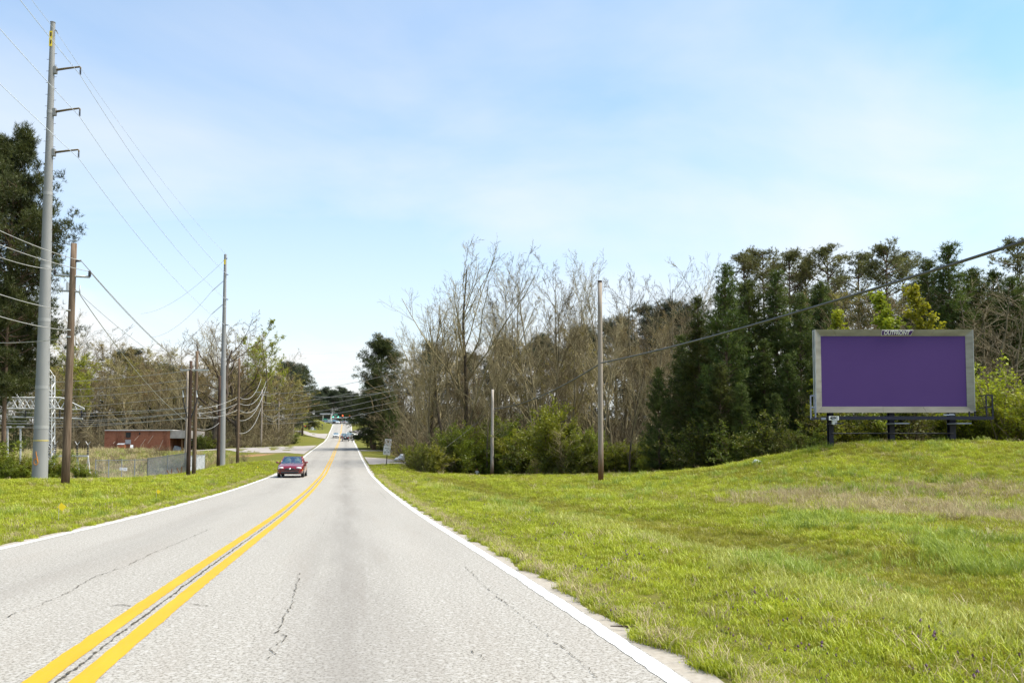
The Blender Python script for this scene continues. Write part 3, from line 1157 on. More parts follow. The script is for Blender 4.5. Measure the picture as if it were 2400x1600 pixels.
def bare_proto(key, seed, H, trunk_r, spec, thick, twig, trunk_levels=1, lean=0.0, leaf=None, leaf_n=0, leaf_size=0.08, leaf_mat=None, stems=1, stem_spread=0.3):
    r = random.Random(seed)
    out, tips = [], []
    for s in range(stems):
        d = Vector((lean, 0, 1)) if stems == 1 else Vector((r.gauss(0, stem_spread), r.gauss(0, stem_spread), 1))
        base = Vector((0, 0, -0.1)) if stems == 1 else Vector((r.gauss(0, stem_spread * 0.8), r.gauss(0, stem_spread * 0.8), -0.1))
        grow(r, base, d.normalized(), H * (1 if stems == 1 else r.uniform(0.55, 1.0)), trunk_r * (1 if stems == 1 else r.uniform(0.6, 1)), 0, spec, out, tips)
    A = np.array(out)
    A[:, 0:6] = A[:, 0:6]
    tr = A[A[:, 8] < trunk_levels]
    cr = A[A[:, 8] >= trunk_levels]
    V, Fq = tubes(tr, 7 if stems == 1 else 4)
    tm = np_mesh(key + '_trunk', V, Fq, True, thick)
    V, Fq = tubes(cr, 3)
    cm = np_mesh(key + '_crown', V, Fq, False, None)
    cm.materials.append(twig)
    top = A[:, 5].max()
    if leaf_n:
        rr = np.random.default_rng(seed)
        src = cr[cr[:, 8] >= max(trunk_levels, len(spec) - 2)]
        pick = src[rr.integers(0, len(src), leaf_n)]
        f = rr.random((leaf_n, 1))
        pts = pick[:, 0:3] * (1 - f) + pick[:, 3:6] * f
        LV, LF = leaves(pts, leaf_size, seed, 0.10)
        # one crown mesh: twigs plus leaves, two materials
        nv = len(cm.vertices)
        cv = np.zeros(nv * 3, dtype=np.float32)
        cm.vertices.foreach_get('co', cv)
        nq = len(V) // 6
        allV = np.concatenate([cv.reshape(-1, 3), LV])
        allF = np.concatenate([Fq, LF + nv])
        cm2 = np_mesh(key + '_crown', allV, allF, False, None)
        cm2.materials.append(twig)
        cm2.materials.append(leaf_mat)
        mi = np.zeros(len(allF), dtype=np.int32)
        mi[len(Fq):] = 1
        cm2.polygons.foreach_set('material_index', mi)
        cm = cm2
    put_proto(key, top, tm, cm)


tall_spec = [dict(segs=14, wig=0.05, up=0.05, kids=19, start=0.26, ang=(0.4, 0.95), ratio=0.46, fall=0.5, rk=0.5, taper=0.14),
             dict(segs=6, wig=0.09, up=0.10, kids=7, start=0.2, ang=(0.35, 0.8), ratio=0.45, fall=0.5, rk=0.6, taper=0.3, rmin=0.03),
             dict(segs=4, wig=0.12, up=0.08, kids=4, start=0.15, ang=(0.35, 0.8), ratio=0.5, fall=0.4, rk=0.6, taper=0.4, rmin=0.016),
             dict(segs=3, wig=0.14, up=0.05, kids=2, start=0.2, ang=(0.3, 0.7), ratio=0.55, fall=0.3, rk=0.7, taper=0.6, rmin=0.011),
             dict(segs=2, wig=0.15, up=0.03, kids=0, ang=(0.3, 0.7), ratio=0.5, taper=0.7, rmin=0.009)]
oak_spec = [dict(segs=9, wig=0.10, up=0.02, kids=9, start=0.30, ang=(0.6, 1.1), ratio=0.62, fall=0.45, rk=0.6, taper=0.2),
            dict(segs=7, wig=0.16, up=0.05, kids=7, start=0.2, ang=(0.4, 0.9), ratio=0.5, fall=0.5, rk=0.6, taper=0.3, rmin=0.05),
            dict(segs=4, wig=0.16, up=0.05, kids=5, start=0.15, ang=(0.4, 0.9), ratio=0.5, fall=0.4, rk=0.6, taper=0.4, rmin=0.022),
            dict(segs=3, wig=0.16, up=0.04, kids=3, start=0.2, ang=(0.3, 0.8), ratio=0.55, fall=0.3, rk=0.7, taper=0.6, rmin=0.014),
            dict(segs=2, wig=0.15, up=0.02, kids=0, ang=(0.3, 0.7), ratio=0.5, taper=0.7, rmin=0.011)]
brush_spec = [dict(segs=6, wig=0.16, up=0.03, kids=7, start=0.15, ang=(0.35, 0.9), ratio=0.5, fall=0.4, rk=0.6, taper=0.3),
              dict(segs=4, wig=0.2, up=0.03, kids=5, start=0.15, ang=(0.4, 0.9), ratio=0.5, fall=0.4, rk=0.65, taper=0.4, rmin=0.014),
              dict(segs=3, wig=0.2, up=0.02, kids=0, ang=(0.3, 0.8), ratio=0.5, taper=0.6, rmin=0.009)]
fork_spec = [dict(segs=12, wig=0.05, up=0.05, kids=13, start=0.18, ang=(0.4, 0.8), ratio=0.62, fall=0.5, rk=0.62, taper=0.2)] + tall_spec[1:]

for s in range(4):
    bare_proto('tall_bare', 20 + s, 20, 0.19, tall_spec, bark_grey, twig_tan if s % 2 else twig_brown, lean=(-0.05, 0.03, 0.06, -0.02)[s])
for s in range(2):
    bare_proto('fork_bare', 40 + s, 20, 0.24, fork_spec, bark_dark, twig_tan, lean=(-0.06, 0.05)[s])
for s in range(2):
    bare_proto('budding', 50 + s, 18, 0.2, tall_spec, bark_grey, twig_tan, leaf_n=6000, leaf_size=0.10, leaf_mat=(leaf_bud, leaf_rust)[s])
bare_proto('oak', 60, 14, 0.5, oak_spec, bark_dark, twig_brown, leaf_n=1400, leaf_size=0.10, leaf_mat=leaf_bud, trunk_levels=2)
bare_proto('lime_tree', 61, 16, 0.22, tall_spec, bark_grey, twig_tan, leaf_n=9000, leaf_size=0.10, leaf_mat=leaf_lime)
for s in range(3):
    bare_proto('brush', 70 + s, 4.6, 0.035, brush_spec, (bark_grey, bark_dark, bark_grey)[s], (twig_grey, twig_brown, twig_tan)[s], stems=12, stem_spread=0.38)
for s in range(2):
    bare_proto('green_brush', 80 + s, 4.2, 0.035, brush_spec, bark_dark, twig_brown, stems=12, stem_spread=0.42, leaf_n=5200, leaf_size=0.10, leaf_mat=leaf_green)
for s in range(2):
    bare_proto('olive_shrub', 85 + s, 4.6, 0.035, brush_spec, bark_dark, twig_brown, stems=14, stem_spread=0.36, leaf_n=11000, leaf_size=0.10, leaf_mat=leaf_olive)
bare_proto('lime_shrub', 90, 3.6, 0.03, [dict(segs=7, wig=0.07, up=-0.035, kids=4, start=0.2, ang=(0.2, 0.5), ratio=0.6, fall=0.3, rk=0.7, taper=0.3),
                                         dict(segs=5, wig=0.1, up=-0.02, kids=2, start=0.2, ang=(0.2, 0.6), ratio=0.5, rk=0.7, taper=0.4, rmin=0.01),
                                         dict(segs=3, wig=0.1, up=0, kids=0, ang=(0.3, 0.7), ratio=0.5, taper=0.6, rmin=0.008)],
           bark_grey, twig_tan, stems=34, stem_spread=0.45, leaf_n=9000, leaf_size=0.075, leaf_mat=leaf_lime)
bare_proto('sapling', 91, 8, 0.07, [dict(segs=9, wig=0.05, up=0.05, kids=22, start=0.2, ang=(0.35, 0.8), ratio=0.26, fall=0.6, rk=0.5, taper=0.2),
                                    dict(segs=4, wig=0.12, up=0.1, kids=4, start=0.2, ang=(0.3, 0.7), ratio=0.5, rk=0.6, taper=0.4, rmin=0.014),
                                    dict(segs=3, wig=0.12, up=0.05, kids=0, ang=(0.3, 0.7), ratio=0.5, taper=0.6, rmin=0.009)],
           bark_grey, twig_grey, leaf_n=4200, leaf_size=0.11, leaf_mat=leaf_lime)
bare_proto('thin_bare', 95, 12, 0.08, [dict(segs=10, wig=0.06, up=0.04, kids=16, start=0.2, ang=(0.35, 0.9), ratio=0.32, fall=0.5, rk=0.5, taper=0.2)] + tall_spec[2:], bark_grey, twig_grey)
bare_proto('thin_bare', 96, 12, 0.08, [dict(segs=10, wig=0.08, up=0.04, kids=16, start=0.2, ang=(0.35, 0.9), ratio=0.36, fall=0.5, rk=0.5, taper=0.2)] + tall_spec[2:], bark_dark, twig_brown)


def young_pine(key, seed, H, Rm, mat, low=0.06):
    r = random.Random(seed)
    segs, pts, dirs = [(0, 0, -0.2, 0, 0, H * 0.5, 0.13, 0.08, 0), (0, 0, H * 0.5, 0, 0, H, 0.08, 0.02, 0)], [], []
    z = H * low
    while z < H * 0.985:
        f = z / H
        R = Rm * (1 - f) ** 0.75 * (0.55 + 0.45 * min(1, f / 0.22)) + 0.25
        nb = r.randint(4, 6)
        a0 = r.uniform(0, 6.28)
        for b in range(nb):
            a = a0 + b * 6.283 / nb + r.gauss(0, 0.25)
            L = R * r.uniform(0.65, 1.15)
            el = 0.2 + 0.75 * f + r.gauss(0, 0.12)
            d = Vector((math.cos(a) * math.cos(el), math.sin(a) * math.cos(el), math.sin(el)))
            p = Vector((0, 0, z))
            q = p + d * L + Vector((0, 0, L * L * 0.05))
            segs.append((*p, *q, 0.03, 0.01, 1))
            m_ = max(2, int(L / 0.17))
            for i in range(m_):
                s = 0.25 + 0.75 * (i + 1) / m_
                c = p.lerp(q, s)
                for _ in range(3):
                    pts.append(tuple(c + rvec(r) * 0.13 * (0.5 + s * 0.6)))
                    dirs.append(tuple((d * 0.7 + Vector((0, 0, 0.7)) + rvec(r) * 0.35).normalized()))
        z += 0.42 * r.uniform(0.8, 1.2)
    for i in range(8):
        pts.append((0, 0, H - i * 0.12))
        dirs.append((0, 0, 1))
    V, Fq = tubes(segs, 5)
    tm = np_mesh(key + '_trunk', V, Fq, True, bark_pine)
    V, Fc = needle_tufts(pts, dirs, 10, 0.27, 0.034, seed)
    put_proto(key, H, tm, np_mesh(key + '_crown', V, Fc, False, mat))


def mature_pine(key, seed, H, low, Rm, nl, mat, clump=13, rc=0.5, needle=0.3, trunk_r=0.27):
    r = random.Random(seed)
    segs, pts, dirs = [], [], []
    p = Vector((0, 0, -0.3))
    path = [p]
    d = Vector((r.gauss(0, 0.02), r.gauss(0, 0.02), 1))
    for i in range(12):
        d = (d + Vector((r.gauss(0, 0.02), r.gauss(0, 0.02), 0.05))).normalized()
        q = p + d * (H / 12)
        segs.append((*p, *q, trunk_r * (1 - i / 13.5), trunk_r * (1 - (i + 1) / 13.5), 0))
        p = q
        path.append(p)
    for b in range(nl):
        f = low + (0.99 - low) * (b + r.random()) / nl
        fi = min(11.99, f * 12)
        c = path[int(fi)].lerp(path[int(fi) + 1], fi - int(fi))
        g = (f - low) / (1 - low)
        R = Rm * (0.45 + 0.75 * math.sin(math.pi * min(1, 0.18 + g * 0.8))) * r.uniform(0.55, 1.15) * (1 if g < 0.75 else 1.25 - g * 0.45)
        a = r.uniform(0, 6.283)
        el = -0.1 + 0.9 * g + r.gauss(0, 0.18)
        d = Vector((math.cos(a) * math.cos(el), math.sin(a) * math.cos(el), math.sin(el)))
        q = c
        n = 4
        for i in range(n):
            d = (d + rvec(r) * 0.12 + Vector((0, 0, 0.08))).normalized()
            q2 = q + d * R / n
            segs.append((*q, *q2, 0.07 * (1 - i / 5), 0.07 * (1 - (i + 1) / 5), 1))
            q = q2
            if i >= 1:
                for _ in range(2):
                    ds = (d + rvec(r) * 0.6 + Vector((0, 0, 0.15))).normalized()
                    e = q + ds * R * r.uniform(0.14, 0.3)
                    segs.append((*q, *e, 0.025, 0.012, 1))
                    for _ in range(clump):
                        off = rvec(r) * rc * 0.55
                        off.z *= 0.55
                        pts.append(tuple(e + off))
                        dirs.append(tuple((off.normalized() * 0.5 + Vector((0, 0, 0.7)) + rvec(r) * 0.2).normalized()))
    V, Fq = tubes(segs, 5)
    tm = np_mesh(key + '_trunk', V, Fq, True, bark_pine)
    V, Fc = needle_tufts(pts, dirs, 8, needle, 0.045, seed)
    top = max(p_[2] for p_ in pts)
    put_proto(key, top, tm, np_mesh(key + '_crown', V, Fc, False, mat))


for s in range(3):
    young_pine('young_pine', 100 + s, 13, (2.5, 2.9, 2.2)[s], pine_dark)
for s in range(3):
    mature_pine('tall_pine', 110 + s, 24, 0.56, (3.0, 3.4, 2.7)[s], 34, pine_olive, 12, 0.5)
mature_pine('full_pine', 120, 26, 0.27, 4.4, 110, pine_green, 24, 0.62, 0.38)
mature_pine('full_pine', 121, 20, 0.14, 4.4, 95, pine_green, 22, 0.75, 0.42)
mature_pine('far_pine', 130, 20, 0.18, 3.8, 70, pine_far, 13, 0.75, 0.5)


# ------------------------------------------------------------------ plants: placing
PLANT_N = [0]


def plant(key, px, D, top, name, label, cat, group=None, var=None, rz=None, wide=1.0, x=None, height=None):
    ps = PROTO[key]
    PLANT_N[0] += 1
    r = random.Random(PLANT_N[0] * 77)
    H, tm, cm = ps[(PLANT_N[0] if var is None else var) % len(ps)]
    xx = XatD(px, D) if x is None else x
    z = g1(xx, D)
    h = height if height else P(px, top, D).z - z
    s = h / H
    o = empty(name, (xx, D, z - 0.03), r.uniform(0, 6.28) if rz is None else rz, label, cat, group)
    o.scale = (s * wide, s * wide, s)
    st_ = link_mesh('trunk' if cat == 'tree' else 'stems', tm, None, o)
    if cat != 'tree' or key == 'brush':
        st_['kind'] = 'stuff'
    link_mesh('crown' if cat == 'tree' else 'foliage', cm, None, o)
    return o


R_WOOD = 'bare trees in the wood on the right'
# --- right: tall bare trees along the edge of the wood
plant('fork_bare', 1085, 86, 590, 'bare_tree', 'tall bare tree at the left end of the right wood, limbs spreading over the road', 'tree', var=0, rz=2.6, wide=1.15)
plant('fork_bare', 1040, 90, 640, 'bare_tree', 'bare tree just left of the small grey pole, reaching left', 'tree', var=1, rz=3.3, wide=1.1)
plant('fork_bare', 1000, 94, 700, 'bare_tree', 'bare tree beside the broad pine, low limbs hanging over the driveway', 'tree', var=0, rz=3.0, wide=1.2)
plant('tall_bare', 1265, 88, 572, 'bare_tree', 'tallest slender bare tree midway between the two weathered poles', 'tree', var=1)
plant('tall_bare', 1160, 88, 600, 'bare_tree', 'slender bare tree rising right behind the small grey pole', 'tree', var=2)
plant('tall_bare', 1440, 84, 576, 'bare_tree', 'tall bare tree just right of the weathered pole with the heavy cable', 'tree', var=3)
plant('tall_bare', 1555, 80, 596, 'bare_tree', 'thin bare tree standing alone above its neighbours left of the dark pines', 'tree', var=0)
plant('fork_bare', 1475, 62, 780, 'ivy_clad_tree', 'dark crooked bare tree at the grass edge right of the weathered pole', 'tree', var=1, rz=1.0, wide=0.8)
_rr = random.Random(5)
for px, top, D in [(1205, 640, 92), (1330, 590, 92), (1390, 620, 90), (1495, 600, 94), (1595, 590, 92), (1640, 655, 90), (1685, 650, 92), (1230, 600, 98), (1360, 600, 100), (1460, 640, 100),
                   (1120, 640, 98), (1300, 640, 84), (1410, 700, 78), (1345, 720, 82), (1520, 690, 78), (1180, 720, 86), (1250, 730, 80), (1100, 760, 84), (980, 770, 88), (955, 800, 96),
                   (1010, 780, 84), (1060, 760, 82), (1140, 800, 80), (1600, 740, 84), (1650, 760, 80), (1560, 780, 76), (1000, 740, 110), (1060, 700, 112), (1170, 690, 115), (1290, 690, 112), (1420, 690, 118), (1540, 690, 114), (1630, 690, 112)]:
    plant('tall_bare', px, D, top, 'bare_tree', 'leafless grey brown tree in the crowded wood right of the road', 'tree', R_WOOD)
for px, top, D in [(1320, 760, 96), (1470, 720, 100), (1250, 800, 92), (1560, 730, 98), (1380, 800, 90), (1180, 840, 90), (1010, 860, 90), (1100, 850, 92), (1640, 800, 96)]:
    plant('budding', px, D, top, 'budding_tree', 'bare tree with a haze of tan spring buds in the right wood', 'tree', 'budding trees in the right wood')
for i, (px, top, D) in enumerate([(1010, 800, 140), (1090, 820, 135), (1180, 790, 140), (1270, 780, 135), (1360, 760, 140), (1450, 740, 135), (1530, 710, 132), (1590, 700, 130)]):
    plant('far_pine', px, D, top, 'pine_tree', 'pine half hidden deep behind the bare trees of the right wood', 'tree', 'pines deep in the right wood', wide=1.3)
for i in range(36):
    px = 930 + i * 25 + _rr.uniform(-8, 8)
    D = _rr.uniform(120, 150)
    plant('brush', px, D, 0, 'thicket_tree', 'broad twiggy thicket far back in the right wood', 'tree', 'thickets far back in the right wood', height=_rr.uniform(9, 15), wide=1.0)
# --- right: undergrowth at the edge of the grass
UND = 'undergrowth along the right wood'
for i in range(44):
    px = 968 + i * 14.7 + _rr.uniform(-6, 6)
    x_ = XatD(px, 75)
    D = max(64.0, float(treeline(x_)) + _rr.uniform(0.5, 7))
    kind = ('brush', 'olive_shrub', 'green_brush', 'olive_shrub')[i % 4]
    plant(kind, px, D, 0, 'undergrowth_bush', {'brush': 'tangled bare undergrowth bush at the foot of the right wood', 'green_brush': 'leafy dark green bush at the foot of the right wood', 'olive_shrub': 'olive green bush at the foot of the right wood'}[kind], 'bush',
          {'brush': UND, 'green_brush': 'green bushes at the foot of the right wood', 'olive_shrub': 'olive bushes at the foot of the right wood'}[kind], height=min(_rr.choice((1.6, 2.4, 3.0, 3.8, 4.6, 5.6)) * _rr.uniform(0.85, 1.15), 2.8 if px < 1030 else 9) * (0.8 if px > 1330 else 1.0), wide=_rr.uniform(0.85, 1.2))
for i in range(34):
    px = 950 + i * 22 + _rr.uniform(-8, 8)
    D = _rr.uniform(88, 104)
    plant('brush', px, D, 0, 'undergrowth_bush', 'tangled bare undergrowth bush at the foot of the right wood', 'bush', UND, height=_rr.uniform(5, 8), wide=0.95)
plant('olive_shrub', 1190, 82.5, 965, 'green_shrub', 'big rounded yellow green shrub just right of the small grey pole', 'shrub', wide=1.15)
plant('olive_shrub', 1255, 80, 1000, 'green_shrub', 'yellow green shrub between the big rounded shrub and the weathered pole', 'shrub', wide=1.2)
plant('olive_shrub', 1300, 74, 1035, 'green_shrub', 'low yellow green shrub nearest the weathered pole on its left', 'shrub', wide=1.2)
plant('green_brush', 1060, 80, 1045, 'green_shrub', 'low dark green shrub left of the white hydrant', 'shrub', wide=1.3)
plant('green_brush', 990, 72, 1055, 'green_shrub', 'dark green shrub at the left corner of the wood by the driveway', 'shrub', wide=1.2)
plant('brush', 975, 76, 1000, 'bare_shrub', 'brown bare shrub overhanging the driveway behind the road sign', 'shrub', var=1, wide=1.3)
plant('lime_shrub', 945, 100, 1030, 'green_shrub', 'bright green shrub behind the road sign at the driveway', 'shrub', wide=0.8)
plant('olive_shrub', 1510, 60, 1065, 'green_shrub', 'small olive shrub right of the crooked dark tree', 'shrub')
# --- right: young dark pines
for px, D, top, w, lab in [(1545, 57, 860, 1.0, 'smallest dark young pine at the left end of the pine group'), (1640, 57, 700, 1.15, 'dark young pine second from the left of the pine group'),
                           (1705, 55, 622, 1.1, 'tallest pointed young pine above the heavy cable'), (1760, 58, 655, 1.2, 'broad young pine right of the tallest pointed one'),
                           (1825, 57, 640, 1.2, 'broad young pine two trees left of the billboard'), (1880, 55, 690, 1.2, 'dark young pine close to the left edge of the billboard'),
                           (1930, 60, 660, 1.1, 'dark young pine behind the top left corner of the billboard')]:
    plant('young_pine', px, D, top, 'young_pine', lab, 'tree', 'young pines left of the billboard', wide=w)
for px, D, top in [(1600, 62, 790), (1670, 61, 760), (1735, 62, 745), (1795, 54, 800), (1850, 53, 830), (1690, 53, 850), (1910, 52, 850), (1740, 52, 900), (1820, 51, 920)]:
    plant('young_pine', px, D, top, 'young_pine', 'dark young pine filling the dense group left of the billboard', 'tree', 'small pines inside the dense pine group', wide=1.35)
for i in range(12):
    px = 1590 + i * 29
    x_ = XatD(px, 52)
    plant('green_brush', px, float(treeline(x_)) + _rr.uniform(0.6, 2.0), 0, 'undergrowth_bush', 'leafy dark bush at the foot of the young pines', 'bush', 'bushes under the young pines', height=_rr.uniform(1.6, 3.4), wide=1.2)
# --- right: tall pines behind
for px, D, top, lab in [(1745, 88, 592, 'tall pine with rounded crown above the pointed young pine'), (1800, 92, 578, 'tall pine just left of the gap in the far pine crowns'), (1855, 86, 584, 'tall pine crown above the middle of the young pines'),
                        (1955, 84, 572, 'tall rounded pine left of and above the billboard'), (2020, 96, 588, 'pine crown between the two highest round ones above the billboard'), (2090, 84, 566, 'broad tall pine above the middle of the billboard'),
                        (2135, 95, 590, 'tall pine above the right half of the billboard'), (1900, 98, 600, 'tall thin pine far behind the young pines'), (2400, 70, 555, 'tall pine at the right edge of the picture')]:
    plant('tall_pine', px, D, top, 'tall_pine', lab, 'tree', 'tall pines behind the billboard', wide=1.1)
for px, D, top, lab in [(2235, 66, 578, 'pointed evergreen rising above the right end of the billboard'), (2185, 70, 610, 'evergreen left of the pointed one above the billboard'), (2290, 68, 628, 'evergreen right of the pointed one above the billboard'),
                        (2340, 72, 640, 'evergreen between the pointed one and the right edge'), (2385, 66, 650, 'dark evergreen under the tall pine at the right edge')]:
    plant('young_pine', px, D, top, 'evergreen_tree', lab, 'tree', 'evergreens behind the billboard', wide=1.3)
for i in range(22):
    px = 1890 + i * 27 + _rr.uniform(-8, 8)
    plant('thin_bare', px, _rr.uniform(58, 76), _rr.uniform(640, 735), 'bare_tree', 'thin leafless tree in the brown thicket behind the billboard', 'tree', 'thin trees behind the billboard', wide=1.5)
for i in range(16):
    px = 1900 + i * 36 + _rr.uniform(-8, 8)
    plant('budding', px, _rr.uniform(74, 92), _rr.uniform(630, 700), 'budding_tree', 'bare tree hazy with tan buds behind the billboard', 'tree', 'budding trees behind the billboard', wide=1.1)
for px, D, top, w, lab in [(2140, 52, 680, 1.3, 'lime green young tree above the middle of the billboard'), (2215, 52, 668, 1.2, 'lime green young tree above the right part of the billboard'),
                           (1955, 51, 735, 1.2, 'small lime green young tree above the left corner of the billboard'), (2075, 51, 752, 1.2, 'lowest lime green young tree peeping over the billboard')]:
    plant('sapling', px, D, top, 'lime_sapling', lab, 'tree', wide=w)
for px, D, top, w, lab in [(2345, 47, 838, 1.25, 'big lime green shrub right of the billboard'), (2410, 46, 880, 1.2, 'lime green shrub cut by the right edge of the picture'), (2310, 47.5, 930, 1.1, 'smaller lime green shrub behind the right end of the catwalk')]:
    plant('lime_shrub', px, D, top, 'lime_shrub', lab, 'shrub', wide=w)
for i in range(15):
    px = 1930 + i * 34 + _rr.uniform(-8, 8)
    k = ('brush', 'olive_shrub', 'green_brush')[i % 3]
    plant(k, px, _rr.uniform(47.5, 51), 0, 'thicket_bush', {'brush': 'bare brown bush in the thicket seen under and beside the billboard', 'olive_shrub': 'olive bush in the thicket seen under the billboard', 'green_brush': 'dark green bush in the thicket seen under the billboard'}[k], 'bush',
          {'brush': 'bare bushes behind the billboard', 'olive_shrub': 'olive bushes behind the billboard', 'green_brush': 'green bushes behind the billboard'}[k], height=_rr.uniform(2.6, 4.2), wide=1.2)
for px, D, top in [(2300, 56, 690), (2345, 54, 650), (2385, 56, 660), (2420, 53, 700), (2270, 58, 720)]:
    plant('thin_bare', px, D, top, 'bare_tree', 'grey leafless tree in the tangle right of the billboard', 'tree', 'grey bare trees right of the billboard', var=0, wide=1.9)
# --- right: far side near the road
plant('full_pine', 893, 138, 782, 'broad_pine', 'big broad pine leaning towards the road on the right', 'tree', var=1, rz=0.7, wide=1.0)
plant('full_pine', 870, 146, 880, 'broad_pine', 'lower dark pine in front of the big broad one', 'tree', var=1, rz=2.2, wide=1.25)
plant('young_pine', 922, 122, 925, 'cedar_tree', 'dark pointed cedar right of the broad pine', 'tree', wide=1.3)
plant('young_pine', 900, 128, 960, 'cedar_tree', 'low dark cedar at the foot of the broad pine', 'tree', wide=1.8)
plant('young_pine', 868, 150, 990, 'cedar_tree', 'dark drooping evergreen beside the far roadside', 'tree', wide=1.9)
for px, D, h in [(960, 112, 6), (985, 104, 6), (940, 108, 4), (1000, 118, 8), (930, 150, 7), (955, 140, 9), (910, 165, 8)]:
    plant('brush', px, D, 0, 'bare_shrub', 'bare brown shrub between the broad pine and the right wood', 'shrub', 'bare shrubs by the broad pine', height=h, wide=1.3)
# --- far end of the road
for px, D, top in [(728, 430, 925), (745, 420, 912), (762, 440, 905), (780, 425, 912), (798, 430, 905), (815, 435, 915), (832, 425, 920), (770, 460, 915), (740, 470, 915), (850, 430, 925), (715, 440, 930), (805, 470, 910), (870, 440, 930), (690, 450, 930), (900, 450, 940), (930, 450, 930)]:
    plant('far_pine', px, D, top, 'far_pine', 'dark distant pine beyond the traffic lights', 'tree', 'distant pines beyond the junction', wide=1.5)
# --- left: big pine at the edge of the picture
plant('full_pine', 8, 64, 283, 'large_pine', 'huge pine at the left edge behind the tall steel pole', 'tree', var=0, rz=0.4, wide=0.74)
plant('full_pine', -45, 66, 300, 'large_pine', 'second huge pine cut off by the left edge', 'tree', var=0, rz=2.5, wide=1.0)
plant('full_pine', -30, 92, 640, 'large_pine', 'lower pine filling the left edge below the huge pines', 'tree', var=1, rz=1.5, wide=0.9)
for px, D, h, k in [(-10, 61.5, 2.6, 0), (25, 61, 2.2, 1), (55, 62, 2.1, 0), (125, 63, 2.4, 1), (140, 64, 1.6, 0), (190, 66, 1.6, 0), (215, 68, 1.1, 1), (-40, 62, 4, 1)]:
    plant('olive_shrub', px, D, 0, 'green_shrub', 'yellow green shrub at the foot of the steel pole and the huge pine', 'shrub', 'shrubs at the left edge', height=h, var=k, wide=1.2)
# --- left: tree line behind the brick building
for px, D, top, w, lab in [(505, 152, 722, 1.15, 'wide dark limbed tree behind the second steel pole')]:
    plant('oak', px, D, top, 'spreading_tree', lab, 'tree', rz=0.6, wide=w)
plant('oak', 560, 165, 760, 'spreading_tree', 'smaller spreading tree right of the second steel pole', 'tree', rz=2.4)
plant('lime_tree', 605, 172, 752, 'lime_tree', 'fresh lime green tree on the left tree line', 'tree', wide=1.25)
plant('lime_tree', 170, 160, 790, 'lime_tree', 'yellow green tree right of the left wood pole', 'tree', wide=1.4)
L_WOOD = 'bare trees of the left tree line'
for px, top, D in [(130, 760, 175), (165, 735, 180), (205, 728, 178), (245, 755, 176), (285, 790, 180), (325, 800, 184), (360, 795, 180), (400, 770, 178), (440, 745, 182), (475, 760, 176), (535, 750, 184), (585, 760, 186), (630, 790, 190), (660, 810, 200), (150, 800, 165), (230, 820, 162),
                   (300, 830, 164), (370, 840, 166), (430, 830, 160), (620, 830, 170), (90, 770, 176), (50, 790, 174)]:
    plant('tall_bare', px, D, top, 'bare_tree', 'leafless tree of the long tree line behind the brick building', 'tree', L_WOOD, wide=1.35)
for px, top, D in [(200, 830, 172), (270, 840, 172), (340, 850, 170), (410, 850, 172), (480, 860, 172), (550, 850, 176), (600, 870, 178), (650, 880, 184), (140, 850, 172), (240, 800, 188), (320, 815, 190), (400, 810, 190), (580, 800, 192), (90, 850, 172), (40, 850, 172), (670, 870, 200)]:
    plant('budding', px, D, top, 'budding_tree', 'tan and olive budding tree of the left tree line', 'tree', 'budding trees of the left tree line', wide=1.6)
for px, top, D in [(185, 860, 205), (300, 815, 205), (318, 850, 205), (385, 850, 205), (440, 865, 205), (540, 860, 205), (610, 870, 210), (120, 850, 205)]:
    plant('far_pine', px, D, top, 'pine_tree', 'dark olive pine behind the left tree line', 'tree', 'pines behind the left tree line', wide=1.6)
plant('far_pine', 668, 215, 845, 'pine_tree', 'rounded olive pine at the right end of the left tree line', 'tree', wide=1.5)
plant('full_pine', 708, 235, 850, 'dark_pine', 'dark leaning pine at the right end of the left tree line', 'tree', var=1, wide=1.05)
plant('budding', 685, 205, 885, 'budding_tree', 'rounded rust coloured tree in front of the dark leaning pine', 'tree', var=1, wide=1.9)
for i in range(26):
    px = 95 + i * 23 + _rr.uniform(-8, 8)
    plant('brush', px, _rr.uniform(150, 168) if px < 520 else _rr.uniform(165, 185), 0, 'undergrowth_bush', 'bare brown bush below the left tree line', 'bush', 'bare bushes below the left tree line', height=_rr.uniform(5, 9), wide=1.3)
for i in range(30):
    px = 60 + i * 21 + _rr.uniform(-8, 8)
    D = _rr.uniform(205, 225)
    plant('brush', px, D, 0, 'thicket_tree', 'broad twiggy thicket far back behind the left tree line', 'tree', 'thickets behind the left tree line', height=_rr.uniform(11, 17), wide=1.1)
for i in range(22):
    px = 205 + i * 11.5 + _rr.uniform(-5, 5)
    plant('brush', px, _rr.uniform(93, 128), 0, 'bank_bush', 'low bare bush on the brown bank below the brick building', 'bush', 'low bushes on the brown bank', height=_rr.uniform(0.9, 1.9), wide=1.8)
for px, D, h in [(545, 108, 1.6), (575, 112, 1.5), (600, 150, 2.2), (625, 155, 2.4), (650, 158, 2.4), (672, 165, 2.2), (590, 155, 2.6), (640, 175, 2.5), (700, 240, 3), (610, 165, 3.0), (530, 155, 3), (570, 158, 3)]:
    plant('brush', px, D, 0, 'bank_bush', 'low brown bush along the left driveway', 'bush', 'low bushes along the left driveway', height=h, wide=1.9)
for px, D, h in [(400, 94, 1.6), (430, 97, 1.7), (372, 92, 1.2), (480, 150, 3.0), (500, 152, 3.2), (690, 190, 2.6)]:
    plant('green_brush', px, D, 0, 'green_bush', 'leafy green bush near the chain link gate and the left driveway', 'bush', 'green bushes left of the road', height=h, wide=1.6)

